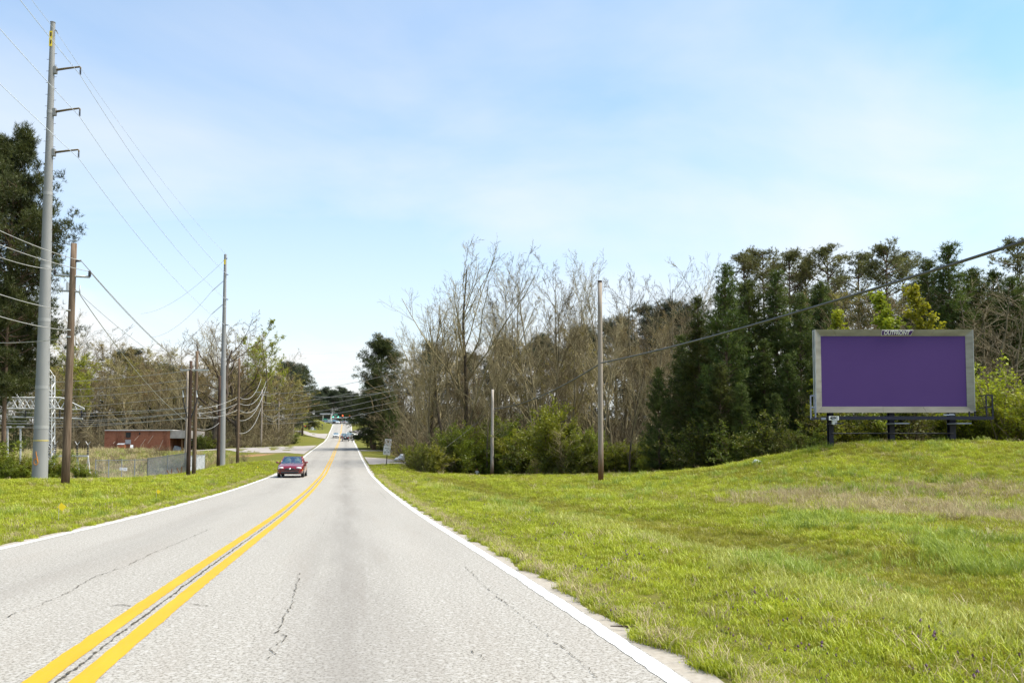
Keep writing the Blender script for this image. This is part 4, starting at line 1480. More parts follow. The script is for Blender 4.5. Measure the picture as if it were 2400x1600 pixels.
# ------------------------------------------------------------------ poles and wires
galv = simple('galvanised_steel', (0.225, 0.226, 0.222), (0.265, 0.266, 0.262), 2.0, 0.8, 0.0, spec=0.2, stretch=(1, 1, 0.2))
galv_band = simple('galvanised_band', (0.27, 0.27, 0.265), (0.32, 0.32, 0.315), 4.0, 0.65, 0.0)
steel_grey = simple('steel_light_grey', (0.34, 0.35, 0.35), (0.50, 0.51, 0.51), 3.0, 0.5, 0.2)
rust_arm = simple('rusty_arm_steel', (0.10, 0.07, 0.035), (0.2, 0.15, 0.08), 4.0, 0.7, 0.1)
wood_pole = simple('weathered_pole_wood', (0.075, 0.05, 0.033), (0.19, 0.14, 0.10), 3.0, 0.9, spec=0.1, stretch=(4, 4, 0.35), bump=0.4)
wood_grey = simple('grey_pole_wood', (0.21, 0.175, 0.14), (0.37, 0.315, 0.265), 3.0, 0.9, spec=0.1, stretch=(4, 4, 0.3), bump=0.4)
wood_foot = simple('brown_pole_foot', (0.11, 0.06, 0.03), (0.22, 0.125, 0.065), 3.0, 0.9, spec=0.1, stretch=(4, 4, 0.4), bump=0.4)
wood_dark = simple('dark_pole_wood', (0.03, 0.02, 0.016), (0.09, 0.06, 0.045), 3.0, 0.9, spec=0.1, stretch=(4, 4, 0.35), bump=0.4)
black_part = simple('black_fitting', (0.012, 0.012, 0.014), (0.03, 0.03, 0.034), 4.0, 0.5)
porcelain = simple('porcelain_grey', (0.45, 0.46, 0.47), (0.6, 0.61, 0.62), 4.0, 0.3)
wire_pale = simple('wire_aluminium', (0.30, 0.29, 0.27), (0.42, 0.41, 0.385), 1.0, 0.5, 0.2)
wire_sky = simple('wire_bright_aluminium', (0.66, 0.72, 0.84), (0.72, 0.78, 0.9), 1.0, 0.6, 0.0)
cable_grey = simple('cable_weathered', (0.05, 0.052, 0.055), (0.11, 0.112, 0.115), 1.0, 0.45)
wire_dark = simple('cable_black', (0.02, 0.021, 0.022), (0.05, 0.05, 0.05), 1.0, 0.5)
tag_yellow = simple('tag_yellow', (0.75, 0.55, 0.01), (0.8, 0.6, 0.02), 3.0, 0.5)
spray_orange = simple('spray_orange', (0.5, 0.17, 0.01), (0.6, 0.24, 0.03), 9.0, 0.8)
white_plate = simple('white_plate', (0.74, 0.74, 0.73), (0.82, 0.82, 0.81), 3.0, 0.5)


def tree_top(px, top, D):
    x = XatD(px, D)
    return P(px, top, D).z - g1(x, D)


def mkroot(name, px, D, label, cat, group=None, rz=0.0):
    x = XatD(px, D)
    return empty(name, (x, D, g1(x, D) - 0.02), rz, label, cat, group)


# --- tall steel transmission pole at the left
ROAD_RZ = math.atan2(-RT.x, RT.y)      # turn from +Y to the road direction
T1D, T1PX = 59.0, 95
t1 = mkroot('steel_transmission_pole', T1PX, T1D, 'tallest pole, tapered galvanised steel with three upswept arms at the left', 'pole')
H1 = tree_top(127, 54, T1D)


def steel_shaft(root, H, r0, r1, secs):
    MB().path([(0, 0, H * k / 24 - (0.3 if k == 0 else 0)) for k in range(25)], [r0 + (r1 - r0) * k / 24 for k in range(25)], 24, False).build('shaft', galv, root, True)
    for a, b in zip(secs[:-1], secs[1:]):
        if a > 0:
            rr = r0 + (r1 - r0) * a
            MB().tube((0, 0, H * a - 0.12), (0, 0, H * a + 0.12), rr + 0.012, rr + 0.012, 24, False).build('joint_band', galv_band, root, True)


steel_shaft(t1, H1, 0.50, 0.155, [0, 0.115, 0.20, 0.345, 0.46, 0.62, 0.8, 1.0])
MB().tube((0, 0, H1), (0, 0, H1 + 0.03), 0.18, 0.18, 16).build('pole_cap', galv, t1)


def r_at(h):
    return 0.50 + (0.155 - 0.50) * h / H1


def loc1(px, py):
    return P(px, py, T1D) - Vector(t1.location)


arm_tips = []
for py_root, px_tip, py_tip in ((165, 187, 157), (263, 185.5, 254), (358, 183, 351)):
    a = loc1(128, py_root)
    h = a.z
    tip = loc1(px_tip, py_tip)
    x0 = r_at(h)
    arm = MB().path([(x0, 0, h), (x0 + (tip.x - x0) * 0.5, 0, h + (tip.z - h) * 0.55), (tip.x, 0, tip.z), (tip.x + 0.06, 0, tip.z - 0.05), (tip.x + 0.05, 0, tip.z - 0.2)], [0.085, 0.075, 0.06, 0.055, 0.05], 8).build('arm', rust_arm, t1, True)
    MB().box((x0 + 0.08, 0, h), (0.2, 0.24, 0.5)).build('arm_bracket', galv, t1)
    ins = MB()
    for k in range(5):
        ins.lathe([(0.03, 0), (0.075, 0.02), (0.03, 0.05)], (tip.x + 0.05, 0, tip.z - 0.28 - k * 0.07), 8)
    ins.build('insulator', black_part, arm, True)
    arm_tips.append(Vector(t1.location) + Vector((tip.x + 0.05, 0, tip.z - 0.6)))
sp_ = MB().path([(0.15, 0, H1 - 0.5), (0.3, 0, H1 - 0.62), (0.36, 0, H1 - 0.8)], 0.035, 6).build('shield_wire_clamp', black_part, t1)
tg = MB().box((-0.02, -0.2, H1 - 1.25), (0.2, 0.03, 1.1)).build('number_tag', tag_yellow, t1)
MB().box((0.0, -0.22, H1 - 0.95), (0.1, 0.012, 0.28)).box((0.0, -0.22, H1 - 1.5), (0.08, 0.012, 0.25)).build('tag_mark', black_part, tg)
for k in range(58):
    h = 6.2 + k * 0.42
    if h > H1 - 0.4:
        break
    s = 1 if k % 2 else -1
    MB().tube((s * r_at(h) * 0.95, 0, h), (s * (r_at(h) + 0.17), 0, h), 0.016, 0.016, 5).build('step_bolt', rust_arm, t1)
# orange sprayed mark near the foot
c = []
for k in range(11):
    a = 2 * math.pi * k / 10
    c.append((-0.06 + 0.13 * math.cos(a) + (0.04 if k > 6 else 0), 1.35 + 0.22 * math.sin(a)))
c += [(-0.02, 1.85), (-0.05, 2.05)]
mk = MB()
for (xa, za), (xb, zb) in zip(c[:-1], c[1:]):
    def on(xx, zz):
        rr = r_at(zz) + 0.006
        return Vector((xx, -math.sqrt(max(0.0, rr * rr - xx * xx)), zz))
    mk.tube(on(xa, za), on(xb, zb), 0.028, 0.028, 5)
mk.build('sprayed_mark', spray_orange, t1)
MB().tube((0, 0, 2.78), (0, 0, 2.82), r_at(2.8) + 0.012, r_at(2.8) + 0.012, 20).build('yellow_band', tag_yellow, t1)

# --- second steel pole
T2D, T2PX = 105.0, 520
t2 = mkroot('steel_transmission_pole', T2PX, T2D, 'second galvanised steel pole left of the red car, lines running off to its left', 'pole')
H2 = tree_top(534, 595, T2D)
steel_shaft(t2, H2, 0.42, 0.15, [0, 0.25, 0.5, 0.75, 1.0])


def loc2(px, py):
    return P(px, py, T2D) - Vector(t2.location)


for a, b in (((531, 652), (497, 682)), ((526, 710), (495, 737))):
    A, B = loc2(*a), loc2(*b)
    ins = MB().tube(A, A.lerp(B, 0.2), 0.03, 0.03, 6)
    for k in range(12):
        q = A.lerp(B, 0.2 + 0.6 * k / 11)
        ins.tube(q, q + (B - A).normalized() * 0.05, 0.085, 0.05, 8)
    ins.tube(A.lerp(B, 0.8), B, 0.03, 0.03, 6)
    ins.build('strain_insulator', rust_arm, t2)
for py in (644, 702, 762):
    A = loc2(533, py)
    MB().path([A + Vector((0.1, 0, 0)), A + Vector((-0.25, -0.1, 0.08)), A + Vector((-0.4, -0.15, -0.05))], 0.06, 6).build('jumper_bracket', black_part, t2)
MB().path([loc2(533, 605), loc2(524, 611)], 0.05, 6).build('shield_wire_clamp', rust_arm, t2)
MB().box((0, -0.2, H2 - 1.0), (0.2, 0.03, 0.6)).build('number_tag', tag_yellow, t2)


# --- wooden poles
def footed(mat, h):
    m = mat.copy()
    t = NT(m.node_tree)
    b = [n for n in m.node_tree.nodes if n.type == 'BSDF_PRINCIPLED'][0]
    src = b.inputs['Base Color'].links[0].from_socket
    sp = t.n('ShaderNodeSeparateXYZ')
    t.link(t.obj(), sp.inputs[0])
    f = t.math('ADD', t.math('DIVIDE', sp.outputs[2], h), t.math('MULTIPLY', t.noise(t.mapped(t.obj(), (6, 6, 0.5)), 2.0, 3), 0.12))
    t.link(t.mix(t.ramp(f, 0.09, 0.28, (1, 1, 1), (0, 0, 0)), src, (0.17, 0.085, 0.04)), b.inputs['Base Color'])
    return m


def wood(px, D, top, r0, r1, mat, label, name='wooden_utility_pole', lean=0.0, foot=False, group='wooden utility poles'):
    o = mkroot(name, px, D, label, 'pole', group)
    h = tree_top(px, top, D)
    k0 = 0.0
    if foot:
        mat = footed(mat, h)
    MB().path([(lean * h * (k0 + (1 - k0) * i / 6), 0, h * (k0 + (1 - k0) * i / 6) - (0.3 if i == 0 else 0)) for i in range(7)],
              [r0 + (r1 - r0) * (k0 + (1 - k0) * i / 6) for i in range(7)], 12).build('shaft', mat, o, True)
    o['h'] = h
    return o, h


wp1, hw1 = wood(155, 40, 570, 0.19, 0.13, wood_pole, 'brown wooden pole with a pipe crossarm beside the tall steel pole', lean=0.009)


def lw(px, py):
    return P(px, py, 40) - Vector(wp1.location)


A, B = lw(128, 645), lw(210, 649)
ca = MB().tube(A, B, 0.055, 0.055, 8).build('crossarm', steel_grey, wp1, True)
for q in (A, B):
    MB().lathe([(0.03, 0), (0.08, 0.03), (0.05, 0.08), (0.085, 0.12), (0.05, 0.18), (0.08, 0.23), (0.03, 0.32)], q, 8).build('insulator', black_part, ca, True)
hp = lw(176, 612)
MB().tube(lw(168, 612), lw(190, 611), 0.07, 0.05, 8).build('side_insulator', black_part, wp1, True)
A, B = lw(140, 681), lw(187, 684)
br = MB().tube(A, B, 0.045, 0.045, 6).build('lower_bracket', steel_grey, wp1)
MB().tube(A - Vector((0, 0, 0.06)), A + Vector((0, 0, 0.36)), 0.035, 0.03, 6).build('arrester', porcelain, br, True)
MB().tube(B - Vector((0, 0, 0.1)), B + Vector((0, 0, 0.32)), 0.035, 0.03, 6).build('arrester', porcelain, br, True)
for py in (728, 774, 790):
    c_ = lw(164, py)
    rr = 0.165
    MB().tube((c_.x, 0, c_.z - 0.03), (c_.x, 0, c_.z + 0.03), rr + 0.01, rr + 0.01, 12).build('cable_band', steel_grey, wp1)
MB().box(lw(162, 672) + Vector((0, -0.14, 0)), (0.12, 0.08, 0.35)).build('fuse_box', porcelain, wp1)

wp2, hw2 = wood(442, 70, 845, 0.17, 0.12, wood_dark, 'front left pole of the close pair of dark wooden poles', lean=0.006)
A = Vector((-1.0, 0, hw2 - 0.75))
MB().box((0.35, 0, hw2 - 0.75), (2.3, 0.1, 0.12)).build('crossarm', steel_grey, wp2)
for xx in (-0.75, 1.4):
    MB().lathe([(0.02, 0), (0.06, 0.03), (0.03, 0.08), (0.06, 0.12), (0.02, 0.2)], (xx, 0, hw2 - 0.69), 8).build('insulator', black_part, wp2)
for xx, zz in ((-0.5, 3.3), (0.62, 3.3)):
    MB().path([(xx, -0.05, hw2 - zz + 0.9), (xx, -0.05, hw2 - zz), (xx * 0.3, -0.05, hw2 - zz - 1.4)], 0.05, 6).build('cable_riser', black_part, wp2)
    MB().tube((xx, -0.05, hw2 - zz + 0.3), (xx - 0.05, -0.05, hw2 - zz + 0.85), 0.07, 0.05, 8).build('cable_termination', porcelain, wp2)
wp3, hw3 = wood(455, 72, 822, 0.17, 0.12, wood_pole, 'rear right pole of the close pair of dark wooden poles', lean=0.008)
for k in range(10):
    MB().tube((-0.16, -0.05, 3 + k * 0.55), (-0.34, -0.05, 3 + k * 0.55), 0.02, 0.02, 5).build('pole_step', porcelain, wp3)
wp3b, _ = wood(436, 96, 862, 0.16, 0.11, wood_grey, 'thin grey wooden pole just behind the close pair')
wp4, hw4 = wood(512, 96, 880, 0.20, 0.15, wood_dark, 'short blackened wooden pole touching the second steel pole')
wp5, hw5 = wood(557, 84, 838, 0.16, 0.11, wood_pole, 'brown wooden pole right of the second steel pole')
wp6, hw6 = wood(612, 150, 912, 0.15, 0.11, wood_grey, 'grey green wooden pole left of the parked white car')
MB().box((0, 0, hw6 - 0.5), (2.2, 0.1, 0.1)).build('crossarm', steel_grey, wp6)
wp7, hw7 = wood(652, 190, 917, 0.17, 0.13, wood_grey, 'pale wooden pole in front of the parked white car')
wp8, hw8 = wood(687, 205, 940, 0.17, 0.13, wood_grey, 'pale wooden pole left of the parked black car')
wp9, hw9 = wood(709, 240, 950, 0.17, 0.13, wood_grey, 'pale wooden pole behind the parked black car')
wp10, hw10 = wood(672, 220, 945, 0.15, 0.12, wood_pole, 'dark thin wooden pole between the two pale ones')
rp1, hr1 = wood(1408, 46, 660, 0.15, 0.115, wood_grey, 'weathered grey wooden pole with brown foot carrying the heavy cable', foot=True, group='cable poles on the right verge')
MB().tube((0, 0, hr1 - 0.02), (0, 0, hr1 + 0.07), 0.125, 0.125, 12).build('pole_cap', wood_dark, rp1)
wood_pale = simple('pale_pole_wood', (0.30, 0.26, 0.22), (0.46, 0.41, 0.36), 3.0, 0.9, spec=0.1, stretch=(4, 4, 0.3))
rp2, hr2 = wood(1153, 78, 912, 0.16, 0.11, wood_pale, 'smaller grey wooden pole with brown foot by the white hydrant', foot=True, group='cable poles on the right verge', lean=0.006)
rp3 = empty('wooden_utility_pole', (12.2, 12.0, g1(12.2, 12.0) - 0.02), 0, 'grey wooden pole holding the near end of the heavy cable', 'pole', 'cable poles on the right verge')
MB().path([(0, 0, -0.3), (0, 0, 4), (0, 0, 9.5)], [0.16, 0.145, 0.12], 12).build('shaft', wood_grey, rp3, True)
rp4, hr4 = wood(975, 112, 905, 0.15, 0.12, wood_grey, 'half hidden pole with white insulators in the twigs at the right wood', group='wooden utility poles')
for k in range(3):
    MB().box((0, 0, hr4 - 0.2 - 0.8 * k), (1.6, 0.08, 0.08)).build('crossarm', porcelain, rp4)
    for xx in (-0.7, 0.7):
        MB().lathe([(0.05, 0), (0.09, 0.06), (0.05, 0.14), (0.09, 0.2), (0.05, 0.3)], (xx, 0, hr4 - 0.16 - 0.8 * k), 8).build('insulator', white_plate, rp4)


# --- wires
def wire(a, b, sag, r, mat, label, group, name='power_line', n=20, cat='wire'):
    a, b = Vector(a), Vector(b)
    pts = []
    for i in range(n + 1):
        f = i / n
        p = a.lerp(b, f)
        p.z -= sag * 4 * f * (1 - f)
        pts.append(p - a)
    o = MB().path(pts, r, 5).build(name, mat, None, True, loc=a)
    return tag(o, label, cat, group)


TG = 'high conductors of the steel poles'
names = ('top', 'middle', 'lowest')
back = [Vector((-14.6, -24, 24.5)), Vector((-14.8, -24, 21.6)), Vector((-15, -24, 18.7))]
ends2 = [P(533, 644, T2D), P(530, 702, T2D), P(528, 762, T2D)]
for k in range(3):
    wire(arm_tips[k], ends2[k], 1.1, 0.020, wire_sky, names[k] + ' high conductor between the two steel poles', TG)
    dst = Vector((arm_tips[k].x + 15.5, -24, arm_tips[k].z + 0.6))
    wire(arm_tips[k], dst, 1.2, 0.020, wire_sky, names[k] + ' high conductor leaving the tall steel pole towards the upper left', TG)
sh1 = Vector(t1.location) + Vector((0.36, 0, H1 - 0.8))
wire(sh1, P(534, 600, T2D), 1.0, 0.014, wire_sky, 'thin shield wire between the tops of the two steel poles', TG)
wire(sh1, (sh1.x + 15.5, -24, sh1.z + 0.6), 1.0, 0.014, wire_sky, 'thin shield wire leaving the top of the tall steel pole', TG)
LG = 'lines turning left at the second steel pole'
wire(P(524, 611, T2D), P(330, 735, 170), 1.5, 0.02, wire_sky, 'upper line running left from the second steel pole', LG)
wire(P(497, 682, T2D), P(350, 790, 165), 1.5, 0.02, wire_sky, 'middle line running left from the second steel pole', LG)
wire(P(495, 737, T2D), P(380, 820, 160), 1.5, 0.02, wire_sky, 'lower line running left from the second steel pole', LG)
# lines of the left wooden pole towards the left edge of the picture
WG = 'lines from the left wooden pole to the left edge'
for (xa, ya), (xb, yb), lab in (((190, 611), (-40, 522), 'highest line'), ((210, 636), (-40, 558), 'second line'), ((128, 632), (-40, 588), 'third line'),
                                ((166, 728), (-40, 676), 'fourth line'), ((166, 774), (-40, 729), 'fifth line'), ((166, 790), (-40, 802), 'lowest line')):
    wire(P(xa, ya, 40), P(xb, yb, 30 if lab != 'lowest line' else 42), 0.12, 0.016, wire_pale, lab + ' from the left wooden pole to the left edge of the picture', WG)
SG = 'lines from the left wooden pole towards the road'
wire(P(190, 611, 40), P(445, 866, 70), 0.35, 0.018, wire_pale, 'upper line sloping right from the left wooden pole', SG)
wire(P(210, 636, 40), P(457, 872, 70), 0.45, 0.015, wire_pale, 'second line sloping right from the left wooden pole', SG)
wire(P(187, 690, 40), P(437, 986, 70), 0.6, 0.02, wire_pale, 'thick line falling right from the lower bracket of the left wooden pole', SG)
wire(P(128, 632, 40), P(430, 868, 70), 0.5, 0.013, wire_pale, 'thin line falling right from the crossarm of the left wooden pole', SG)
# bundle of lines left of the wooden pair
BG = 'horizontal lines left of the pair of dark poles'
for k, (yl, yr, r_) in enumerate([(896, 868, 0.022), (914, 889, 0.02), (930, 907, 0.02), (958, 926, 0.018), (962, 954, 0.024), (976, 955, 0.022), (984, 966, 0.022), (992, 967, 0.022), (1000, 978, 0.024), (988, 980, 0.018)]):
    wire(P(444, yr, 70), P(-30, yl, 78), 0.35, r_, wire_pale, ('top', 'second', 'third', 'fourth', 'fifth', 'sixth', 'seventh', 'eighth', 'ninth', 'tenth')[k] + ' of the level lines crossing in front of the left tree line', BG)
# lines from the pair of poles on to the poles along the road
RG = 'lines along the left side of the road'
for k, (xa, ya, xb, yb, Da, Db, sg) in enumerate([(457, 958, 557, 930, 72, 84, 0.25), (457, 968, 557, 945, 72, 84, 0.25), (457, 978, 557, 960, 72, 84, 0.3), (455, 958, 512, 980, 72, 96, 0.2), (437, 990, 514, 990, 72, 96, 0.7),
                                                  (559, 930, 612, 888, 84, 150, 1.4), (559, 944, 624, 893, 84, 150, 1.6), (559, 960, 624, 906, 84, 150, 1.8), (559, 985, 614, 930, 84, 150, 1.2), (559, 1015, 612, 955, 84, 150, 1.3),
                                                  (612, 922, 652, 918, 150, 190, 0.6), (612, 938, 652, 932, 150, 190, 0.8), (612, 960, 652, 968, 150, 190, 1.2), (612, 960, 652, 978, 150, 190, 1.4),
                                                  (652, 920, 687, 912, 190, 205, 1.6), (652, 932, 697, 908, 190, 205, 2.0), (652, 968, 687, 955, 190, 205, 1.8), (652, 978, 687, 965, 190, 205, 1.6), (687, 912, 718, 918, 205, 240, 0.9), (687, 945, 712, 958, 205, 240, 1.2)]):
    wire(P(xa, ya, Da), P(xb, yb, Db), sg, 0.028 if Db > 100 else 0.02, wire_pale, 'pale sagging wire strung between the wooden poles left of the road', RG)
# wires crossing above the road
CG = 'wires crossing the road'
for k, (xa, ya, xb, yb) in enumerate([(600, 925, 985, 858), (600, 950, 990, 878), (612, 962, 1000, 892), (612, 975, 975, 912), (612, 983, 990, 925), (612, 992, 965, 945), (690, 925, 975, 905)]):
    wire(P(xa, ya, 150), P(xb, yb, 112), 0.8, 0.026, wire_pale, ('top', 'second', 'third', 'fourth', 'fifth', 'lowest', 'shortest')[k] + ' of the wires crossing above the road', CG)
for k, (ya, yb) in enumerate([(828, 812), (867, 862), (884, 878), (894, 888)]):
    wire(P(640, ya, 260), P(905, yb, 260), 1.0, 0.02, wire_sky, ('highest', 'second', 'third', 'lowest')[k] + ' of the faint far wires in the gap of sky above the road', 'faint far wires above the road')
# heavy cable on the right
K = 'heavy cable of the right verge'
pc1, pc2 = P(1408, 851, 46) + Vector((0, -0.17, 0)), P(1154, 958, 80) + Vector((0, -0.15, 0))
wire(pc1, Vector((12.2, 11.9, 5.95)), 0.30, 0.040, cable_grey, 'thick black cable rising to the right edge of the picture', K, 'heavy_cable', 40, 'cable')
wire(pc1 + Vector((0, 0.34, 0)), pc2, 0.55, 0.040, cable_grey, 'thick black cable between the two grey poles on the right', K, 'heavy_cable', 30, 'cable')
wire(pc2 + Vector((0, 0.3, 0)), P(985, 1090, 72), 0.2, 0.013, wire_dark, 'thin guy wire falling left from the small grey pole', K, 'guy_wire', 12, 'wire')

# ------------------------------------------------------------------ billboard
BD = 41.0
navy = simple('navy_steel', (0.003, 0.0035, 0.016), (0.007, 0.008, 0.032), 3.0, 0.5, 0.1)
navy_pale = simple('faded_blue_steel', (0.16, 0.18, 0.26), (0.26, 0.28, 0.36), 6.0, 0.6, 0.1)
trim_mat = simple('billboard_trim', (0.25, 0.23, 0.19), (0.35, 0.325, 0.275), 1.3, 0.55, 0.1, stretch=(0.6, 1, 2), p0=0.4, p1=0.6)
trim_low = simple('billboard_trim_darker', (0.13, 0.117, 0.09), (0.20, 0.183, 0.145), 1.3, 0.6, 0.1, stretch=(0.5, 1, 2), p0=0.35, p1=0.65)  # darker tone of the trim, for the bottom panels
vinyl = simple('purple_vinyl', (0.092, 0.047, 0.175), (0.098, 0.05, 0.185), 0.6, 0.75, spec=0.15)
purple_ink = simple('purple_print', (0.06, 0.015, 0.15), (0.07, 0.02, 0.17), 2.0, 0.6)
black_ink = simple('black_print', (0.01, 0.01, 0.01), (0.02, 0.02, 0.02), 2.0, 0.6)
bx = XatD(2093.5, BD)
bz = g1(bx, BD)
bb = empty('billboard', (bx, BD, bz), 0.0, 'blank purple billboard in a grey frame on three dark posts', 'billboard')


def lb(px, py, dy=0.0):
    p = P(px, py, BD + dy) - Vector(bb.location)
    return p


TL, BR = lb(1908, 773), lb(2281, 967)
x0, x1, z1, z0 = TL.x, BR.x, TL.z, BR.z
W_ = 0.30
ix0, ix1, iz0, iz1 = x0 + W_, x1 - W_, z0 + W_, z1 - W_
yo, yi = -0.16, 0.0
MB().box(((x0 + x1) / 2, 0.06, (z0 + z1) / 2), (x1 - x0 - 0.1, 0.1, z1 - z0 - 0.1)).build('backing', navy, bb)
MB().box(((x0 + x1) / 2, -0.004, (z0 + z1) / 2), (ix1 - ix0 + 0.02, 0.02, iz1 - iz0 + 0.02)).build('face_panel', vinyl, bb)


def trim(pts_out, pts_in, mat, label=None):
    """one bevelled trim panel: outer edge forward, inner edge at the face"""
    (ax, az), (bx_, bz_) = pts_out
    (cx, cz), (dx, dz) = pts_in
    m_ = MB()
    m_.add([(ax, yo, az), (bx_, yo, bz_), (dx, yi - 0.03, dz), (cx, yi - 0.03, cz), (ax, yo + 0.05, az), (bx_, yo + 0.05, bz_), (dx, yi, dz), (cx, yi, cz)],
           [(0, 1, 2, 3), (4, 7, 6, 5), (0, 4, 5, 1), (3, 2, 6, 7), (0, 3, 7, 4), (1, 5, 6, 2)])
    o = m_.build('trim_panel', mat, bb)
    if label:
        o['label'] = label
    return o


def split(n_or_list, z_out, z_in, mat):
    fr = n_or_list
    for a, b in zip(fr[:-1], fr[1:]):
        g = 0.006
        trim([(x0 + (x1 - x0) * a + g * (a > 0), z_out), (x0 + (x1 - x0) * b - g * (b < 1), z_out)],
             [(ix0 + (ix1 - ix0) * a + g * (a > 0), z_in), (ix0 + (ix1 - ix0) * b - g * (b < 1), z_in)], mat)


split([0, 0.11, 0.42, 0.62, 0.76, 0.85, 1.0], z1, iz1, trim_mat)
split([0, 0.42, 0.695, 1.0], z0, iz0, trim_low)
for fr in ([0, 0.5, 1.0],):
    for a, b in zip(fr[:-1], fr[1:]):
        trim([(x0, z0 + (z1 - z0) * a), (x0, z0 + (z1 - z0) * b)], [(ix0, iz0 + (iz1 - iz0) * a), (ix0, iz0 + (iz1 - iz0) * b)], trim_mat)
        trim([(x1, z0 + (z1 - z0) * a), (x1, z0 + (z1 - z0) * b)], [(ix1, iz0 + (iz1 - iz0) * a), (ix1, iz0 + (iz1 - iz0) * b)], trim_mat)
# side returns with the dark groove
for s, xe in ((-1, x0), (1, x1)):
    MB().box((xe + s * 0.012, -0.09, (z0 + z1) / 2), (0.02, 0.14, z1 - z0)).build('side_return', steel_grey, bb)
    MB().box((xe - s * 0.03, 0.035, (z0 + z1) / 2), (0.04, 0.09, z1 - z0 - 0.04)).build('side_groove', black_part, bb)
    MB().box((xe + s * 0.008, 0.14, (z0 + z1) / 2), (0.03, 0.11, z1 - z0)).build('side_rail', steel_grey, bb)
# posts, catwalk beam, rod
for k, (px, w, py) in enumerate(((1954, 0.21, 1046), (2098, 0.23, 1040), (2241, 0.28, 1040))):
    q = lb(px, 1000)
    zb = g1(bx + q.x, BD + 0.45) - bz - 0.4
    po = MB()
    po.box((q.x, 0.45, (zb + z1) / 2 - 0.2), (0.03, 0.30, z1 - zb - 0.4))
    po.box((q.x, 0.31, (zb + z1) / 2 - 0.2), (w, 0.03, z1 - zb - 0.4)).box((q.x, 0.59, (zb + z1) / 2 - 0.2), (w, 0.03, z1 - zb - 0.4))
    po.build('post', navy, bb)
    MB().box((q.x, 0.2, z0 + 0.7), (0.12, 0.2, 0.12)).box((q.x, 0.2, z1 - 0.8), (0.12, 0.2, 0.12)).build('face_bracket', navy, bb)
    MB().box((q.x, -0.28, lb(px, 993).z), (0.7 if k else 0.4, 0.9, 0.05)).build('catwalk_bracket', navy_pale if k else navy, bb)
zc = lb(2000, 981).z
xl, xr = lb(1890, 980).x, lb(2310, 980).x
MB().box(((lb(1953, 980).x + xr) / 2, -0.62, zc), (xr - lb(1953, 980).x, 0.10, 0.14)).build('catwalk_beam', navy, bb)
MB().box(((xl + lb(1953, 980).x) / 2, -0.62, zc - 0.02), (lb(1953, 980).x - xl, 0.09, 0.08)).build('catwalk_beam', navy, bb)
MB().box((lb(1918, 980).x, -0.68, zc - 0.02), (0.22, 0.02, 0.1)).build('beam_plate', navy_pale, bb)
for k in range(5):
    MB().box(((xl + xr) / 2, -0.55 + k * 0.11, zc + 0.085), (xr - xl - 0.1, 0.05, 0.03)).build('catwalk_board', navy, bb)
zr = lb(2000, 1015).z
MB().tube((lb(1954, 1015).x, 0.28, zr), (lb(2241, 1015).x, 0.28, zr), 0.028, 0.028, 8).build('cross_rod', black_part, bb)
for px in (2264, 2277):
    MB().box((lb(px, 975).x, -0.3, (zc + z0) / 2), (0.05, 0.05, z0 - zc + 0.1)).build('hanger', navy, bb)
# end rails of the catwalk
for pa, pb, pt, pbt, mt, lab in ((1889, 1901, 928, 984, navy_pale, 'faded end rail'), (2294, 2310, 927, 984, navy, None)):
    a, b = lb(pa, pt), lb(pb, pbt)
    rl = MB()
    for xx in (a.x, b.x):
        rl.box((xx, -0.62, (a.z + b.z) / 2), (0.055, 0.05, a.z - b.z))
    for f in (0.015, 0.5, 0.985):
        rl.box(((a.x + b.x) / 2, -0.62, b.z + (a.z - b.z) * f), (b.x - a.x - 0.06, 0.046, 0.055))
    o = rl.build('end_rail', mt, bb)
    if lab:
        o['label'] = lab
    rl2 = MB()
    for f in (0.015, 0.5, 0.985):
        rl2.box((b.x if pa < 2000 else a.x, -0.3, b.z + (a.z - b.z) * f), (0.05, 0.58, 0.05))
    rl2.build('side_bar', navy, bb)


def text_mesh(txt, size, align='CENTER', bold=0.0, squeeze=1.0):
    cu = bpy.data.curves.new('lettering', 'FONT')
    cu.body = txt
    cu.size = size
    cu.align_x = align
    cu.align_y = 'CENTER'
    cu.offset = bold
    cu.extrude = 0.003
    cu.space_character = 1.0
    ob = bpy.data.objects.new('lettering', cu)
    COL.objects.link(ob)
    bpy.context.view_layer.update()
    me = bpy.data.meshes.new_from_object(ob.evaluated_get(bpy.context.evaluated_depsgraph_get()))
    bpy.data.objects.remove(ob)
    for v in me.vertices:
        v.co.x *= squeeze
    return me


def lettering(name, txt, size, center, mat, parent, bold=0.0, squeeze=1.0, tilt=0.0):
    me = text_mesh(txt, size, 'CENTER', bold, squeeze)
    o = link_mesh(name, me, mat, parent)
    o.location = center
    o.rotation_euler = (math.pi / 2 + tilt, 0, 0)
    return o


# name plate on the top trim: white outlined purple plate, white letters
L_, R_ = lb(2064, 781), lb(2135, 787)
pcx, pcz = (L_.x + R_.x) / 2, z1 - 0.155
wp, hp_ = (R_.x - L_.x), 0.235
tl_ = math.atan2(0.13, W_)
tlt = Matrix.Rotation(tl_, 3, 'X')


def plate(grow_, y, slant, mat, name, parent):
    a, h = wp / 2 + grow_, hp_ / 2 + grow_
    poly = [(-a, y, -h), (a - slant, y, -h), (a + slant * 0.6, y, h), (-a, y, h)]
    pts = [tlt @ Vector(p) + Vector((pcx, -0.105, pcz)) for p in poly]
    return MB().prism(pts, tlt @ Vector((0, 0.012, 0))).build(name, mat, parent)


